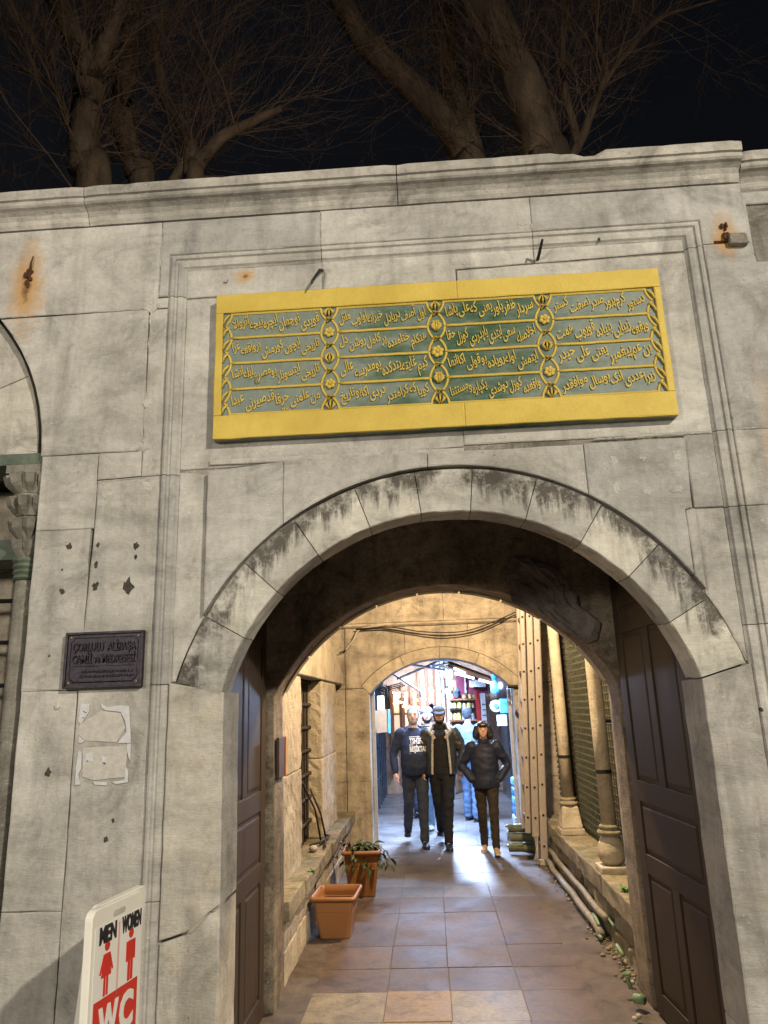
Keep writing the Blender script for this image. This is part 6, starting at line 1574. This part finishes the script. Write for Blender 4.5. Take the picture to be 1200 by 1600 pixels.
for q in (-1, 1):
    # fleece facings
    bm = bmesh.new(); pts = []; rr = []
    for j in range(9):
        t_ = j/8; z = 0.91+0.56*t_; gp = 0.62-0.12*t_; a = 0.212*(1-0.1*t_**3)*(1 if z < 1.4 else 1-(z-1.4)*2.2); b = 0.165*(1-0.08*t_)
        pts.append(V(q*(a*sin(gp)+0.0), -b*cos(gp)-0.005, z)); rr.append((0.016*s, (0.052+0.024*t_)*s))
    add_tube(bm, pts, rr, n=8, ref=Vector((0, 1, 0))); me = remesh(bm, 0.010, 1); folds(me, 0.005, 30, q); mesh_obj('fleece_facing', me, M['shear'], jk, world=False)
    bm = bmesh.new(); add_tube(bm, [V(q*0.07, -0.125, 1.36), V(q*0.13, -0.12, 1.435), V(q*0.115, -0.03, 1.525), V(q*0.05, 0.085, 1.55)], [(0.024*s, 0.055*s), (0.03*s, 0.085*s), (0.026*s, 0.06*s), (0.024*s, 0.05*s)], n=10, ref=Vector((0, 1, 0)))
    me = remesh(bm, 0.010, 1); folds(me, 0.006, 30, q+9); mesh_obj('fleece_collar', me, M['shear'], jk, world=False)
    k = 0 if q < 0 else 1
    el_ = [V(-0.27, 0.05, 1.18), V(0.30, 0.02, 1.18)][k]; wr_ = [V(-0.26, 0.04, 0.95), V(0.27, -0.10, 0.95)][k]
    bm = bmesh.new(); sp = V(q*0.180, 0.01, 1.425); cu = el_+(wr_-el_)*0.90
    limb(bm, [sp, (sp+el_)/2, el_, (el_+cu)/2, cu], [0.088*s, 0.082*s, 0.074*s, 0.066*s, 0.058*s], 12)
    me = remesh(bm, 0.011, 1); folds(me, 0.011, 11, q); mesh_obj('jacket_sleeve', me, M['leather'], jk, world=False)
# 3 woman
r3, V, hv, s = person((0.665, 6.43, 0), 1.57, radians(-7), 'woman with black bob and dark puffer jacket walking with hands in pockets', ((-0.08, 0.14, 0.0), (0.10, -0.22, 0.02)),
    (((-0.33, 0.06, 1.17), (-0.19, -0.10, 0.97), None), ((0.33, 0.06, 1.17), (0.19, -0.10, 0.97), None)),
    dict(skin='skin', hair=('blackhair', 'bob'), top='puffer', trousers='brownleg', shoes='shoetan', soles='shoewht', bulk=0.032, hem=0.86, topname='puffer_jacket', collar='puffer', foldamp=0.013, foldfr=6, legw=0.93), head_turn=radians(8), seed=3)
bm = bmesh.new()
for q in (-1, 1): add_tube(bm, [hv(q*0.012, -0.062, 0.115)] + [hv(q*(0.036+0.022*cos(a)), -0.060, 0.115+0.017*sin(a)) for a in [pi+i*pi/5 for i in range(11)]], 0.003, n=5)
obj('sunglasses', bm, M['frame'], r3, world=False)
# 4 person behind with patterned cap, hand raised to the ear
r4, V, hv, s = person((-0.06, 8.15, 0), 1.77, radians(3), 'person in patterned cap with a hand at the ear walking behind the front pair', ((0.0, 0.15, 0.0), (0.16, -0.20, 0.04)),
    (((-0.30, -0.06, 1.22), (-0.13, -0.14, 1.52), (0.1, 0.1, 1)), ((0.27, 0.06, 1.18), (0.26, -0.02, 0.93), dn)),
    dict(skin='skin2', cap=('beanie', 'capat'), beard='blackhair', top='blackcl', trousers='denimlt', shoes='shoewht', soles='shoeblk', bulk=0.015, topname='jacket', legw=1.15), seed=4)
# 5 man turned away
r5, V, hv, s = person((0.60, 9.0, 0), 1.74, radians(150), 'man in blue-grey jacket and jeans standing turned away behind the front group', ((-0.10, 0.06, 0.0), (0.12, -0.06, 0.0)),
    (((-0.29, -0.02, 1.18), (-0.20, -0.22, 1.08), (0.2, -1, 0.1)), ((0.29, -0.02, 1.18), (0.22, -0.22, 1.10), (-0.2, -1, 0.1))),
    dict(skin='skin2', hair=('slate', 'short'), top='denimback', trousers='denim', bulk=0.035, topname='jacket', foldamp=0.012, legw=1.15), seed=5)
# 6,7 heads behind
r6, V, hv, s = person((-0.22, 9.5, 0), 1.74, radians(-20), 'dark haired person mostly hidden behind the grey bearded man', ((-0.10, 0.06, 0.0), (0.10, -0.06, 0.0)),
    (((-0.27, 0.0, 1.18), (-0.26, -0.05, 0.93), dn), ((0.27, 0.0, 1.18), (0.26, -0.05, 0.93), dn)),
    dict(skin='skin2', hair=('blackhair', 'short'), top='slate', trousers='jeansdark', bulk=0.02, topname='jacket'), seed=6)
r7, V, hv, s = person((0.02, 10.3, 0), 1.74, radians(15), 'person in black bobble hat hidden behind the patterned cap', ((-0.10, 0.06, 0.0), (0.10, -0.06, 0.0)),
    (((-0.27, 0.0, 1.18), (-0.26, -0.05, 0.93), dn), ((0.27, 0.0, 1.18), (0.26, -0.05, 0.93), dn)),
    dict(skin='skin2', hair=('blackhair', 'short'), cap=('beanie', 'blackcl'), pom='blackcl', top='blackcl', trousers='jeansdark', bulk=0.02, topname='jacket'), seed=7)

# ================================================================== TREES
t = NT('pale_plane_bark'); a = t.noise(1.0, 6, 0.65, vec=t.map((3, 3, 1.0))); b = t.noise(14, 5, 0.7)
M['bark'] = t.out(t.mixc(t.ramp(a, [(0.4, 0), (0.65, 1)]), (0.048, 0.034, 0.024), (0.105, 0.077, 0.054)), 0.9, t.bump(t.math('ADD', a, t.math('MULTIPLY', b, 0.4)), 0.9, 0.05), 0.2)
M['twig'] = plain('twig_bark', (0.066, 0.042, 0.027), 0.9, 0.4, 3, 0.0)
def spline(pts, k=5):
    pts = [Vector(p) for p in pts]; out = []
    for i in range(len(pts)-1):
        p0, p1, p2, p3 = pts[max(i-1, 0)], pts[i], pts[i+1], pts[min(i+2, len(pts)-1)]
        for j in range(k):
            t_ = j/k; out.append(0.5*((2*p1)+(p2-p0)*t_+(2*p0-5*p1+4*p2-p3)*t_*t_+(3*p1-p0-3*p2+p3)*t_**3))
    return out+[pts[-1]]
def tree(base, Yt, limbs, twn, lab, seed, r0=0.26, Ls=1.6, updir=0.75, kids=True):
    rn = random.Random(seed); o = empty('bare_tree', base, lab, 'tree', 'bare winter trees behind the wall')
    sk = []
    for li, (path, ra, rb) in enumerate(limbs):
        pts = []
        for i, q in enumerate(path):
            if len(q) == 3 and isinstance(q[2], str): pts.append(PY(q[0], q[1], Yt+float(q[2])))
            elif len(q) == 2: pts.append(PY(q[0], q[1], Yt))
            else: pts.append(Vector(q))
        sp = spline(pts); n = len(sp); rr = []
        for i in range(n):
            t_ = i/(n-1); rr.append((ra+(rb-ra)*t_)*(1+0.10*noise.noise(sp[i]*1.2)))
        bm = bmesh.new(); add_tube(bm, sp, rr, n=12)
        for v in bm.verts: v.co += Vector((noise.noise(v.co*2.2), noise.noise(v.co*2.2+Vector((5, 0, 0))), 0))*0.035*min(1, ra/0.15)
        obj('trunk' if li == 0 else 'limb', bm, M['bark'], o, smooth=True)
        for i in range(n-1):
            if sp[i].z > 7.0: sk.append((sp[i], (sp[i+1]-sp[i]).normalized(), rr[i]))
    # twigs : recursive
    V_ = []; Fc = []
    def seg(p, d, L, r, depth):
        n = 5; pts = [p]; dd = d.copy()
        for i in range(n):
            dd = (dd+Vector((rn.gauss(0, 0.16), rn.gauss(0, 0.16), rn.gauss(0, 0.12)+0.03))).normalized(); pts.append(pts[-1]+dd*L/n)
        k0 = len(V_)
        for i, q in enumerate(pts):
            rr = r*(1-0.72*i/n); a = dd.orthogonal().normalized(); b = dd.cross(a)
            for m_ in range(3): V_.append(q+a*rr*cos(2.094*m_)+b*rr*sin(2.094*m_))
        for i in range(n):
            for m_ in range(3):
                Fc.append((k0+i*3+m_, k0+i*3+(m_+1) % 3, k0+(i+1)*3+(m_+1) % 3, k0+(i+1)*3+m_))
        if depth > 0:
            for j in range(rn.randint(2, 4) if depth > 1 else rn.randint(2, 3)):
                i = rn.randint(1, n); q = pts[i]; nd = (dd+Vector((rn.gauss(0, 0.42), rn.gauss(0, 0.42), rn.gauss(0.10, 0.35)))).normalized()
                seg(q, nd, L*rn.uniform(0.45, 0.85), max(0.0032, r*(1-0.6*i/n)*0.62), depth-1)
    for i in range(int(twn*1.7)):
        p, d, r = rn.choice(sk)
        a = Vector((rn.gauss(0, 1), rn.gauss(0, 1), rn.gauss(updir, 0.6))).normalized()
        seg(p+a*r*0.6, (a+d*0.5).normalized(), rn.uniform(0.7, 1.5)*Ls, rn.uniform(0.007, 0.017), 3)
    me = bpy.data.meshes.new('twigs'); me.from_pydata([tuple(v) for v in V_], [], Fc); me.update()
    tw = mesh_obj('twigs', me, M['twig'], o); tw['kind'] = 'stuff'
T1, T2, T3, T4 = 7.0, 8.0, 8.0, 7.5
def gnd(px, py, Y, dx=0.0): p = PY(px, py, Y); return (p.x+dx, p.y, 0.0)
tree(gnd(135, 290, T1), T1, [([gnd(150, 290, T1), (145, 330), (133, 265), (134, 170), (140, 110), (100, 25), (60, -60)], 0.34, 0.17), ([(142, 118), (160, 80), (185, 20), (190, -60)], 0.17, 0.11), ([(108, 200), (88, 145), (55, 118), (22, 102)], 0.08, 0.03)], 62, 'tall bare tree with a pale forked trunk at the far left above the wall', 2, Ls=1.5)
tree(gnd(215, 285, T2), T2, [([gnd(225, 285, T2), (222, 330), (212, 270), (190, 175), (203, 80), (212, -60)], 0.26, 0.15), ([(192, 190), (182, 140), (150, 60)], 0.10, 0.05)], 40, 'bare tree with a darker slightly wavy trunk second from the left', 3, Ls=1.6)
tree(gnd(300, 285, T3), T3, [([gnd(305, 285, T3), (303, 330), (300, 272), (294, 215), (262, 160), (245, 90), (232, 30)], 0.20, 0.07), ([(270, 285), (290, 250), (297, 228)], 0.10, 0.10), ([(304, 262), (345, 215), (390, 192), (440, 170)], 0.15, 0.06)], 50, 'shorter bare tree with crooked low forks left of the middle', 4, r0=0.2, Ls=1.9)
T4 = 9.5
tree((2.9, 9.5, 0), T4, [([(2.9, 9.5, 0), (2.35, 9.5, 4.0), (745, 300), (728, 240), (690, 180), (620, 115), (560, 50), (515, -40)], 0.40, 0.24), ([(738, 250), (716, 170), (700, 100), (690, 0), (685, -60)], 0.29, 0.20)], 66, 'large bare tree whose thick limb slants up to the left in the middle', 5, Ls=1.8)
tree((3.3, 8.2, 0), 8.2, [([(3.3, 8.2, 0), (3.2, 8.2, 4.0), (868, 300), (845, 225), (820, 140), (785, 60), (735, -40)], 0.45, 0.34), ([(822, 160), (800, 110), (745, 40), (722, -30)], 0.12, 0.10), ([(868, 280), (905, 225), (930, 160), (950, 120), (1000, 60), (1040, 25), (1120, 0)], 0.10, 0.02), ([(950, 122), (935, 60), (930, 0), (925, -50)], 0.06, 0.03), ([(905, 225), (885, 150), (880, 60), (900, -30)], 0.08, 0.04)], 92, 'thickest bare tree on the right with a brushy crown leaning over the wall', 6, Ls=1.5)

bpy.data.scenes.remove(TS)
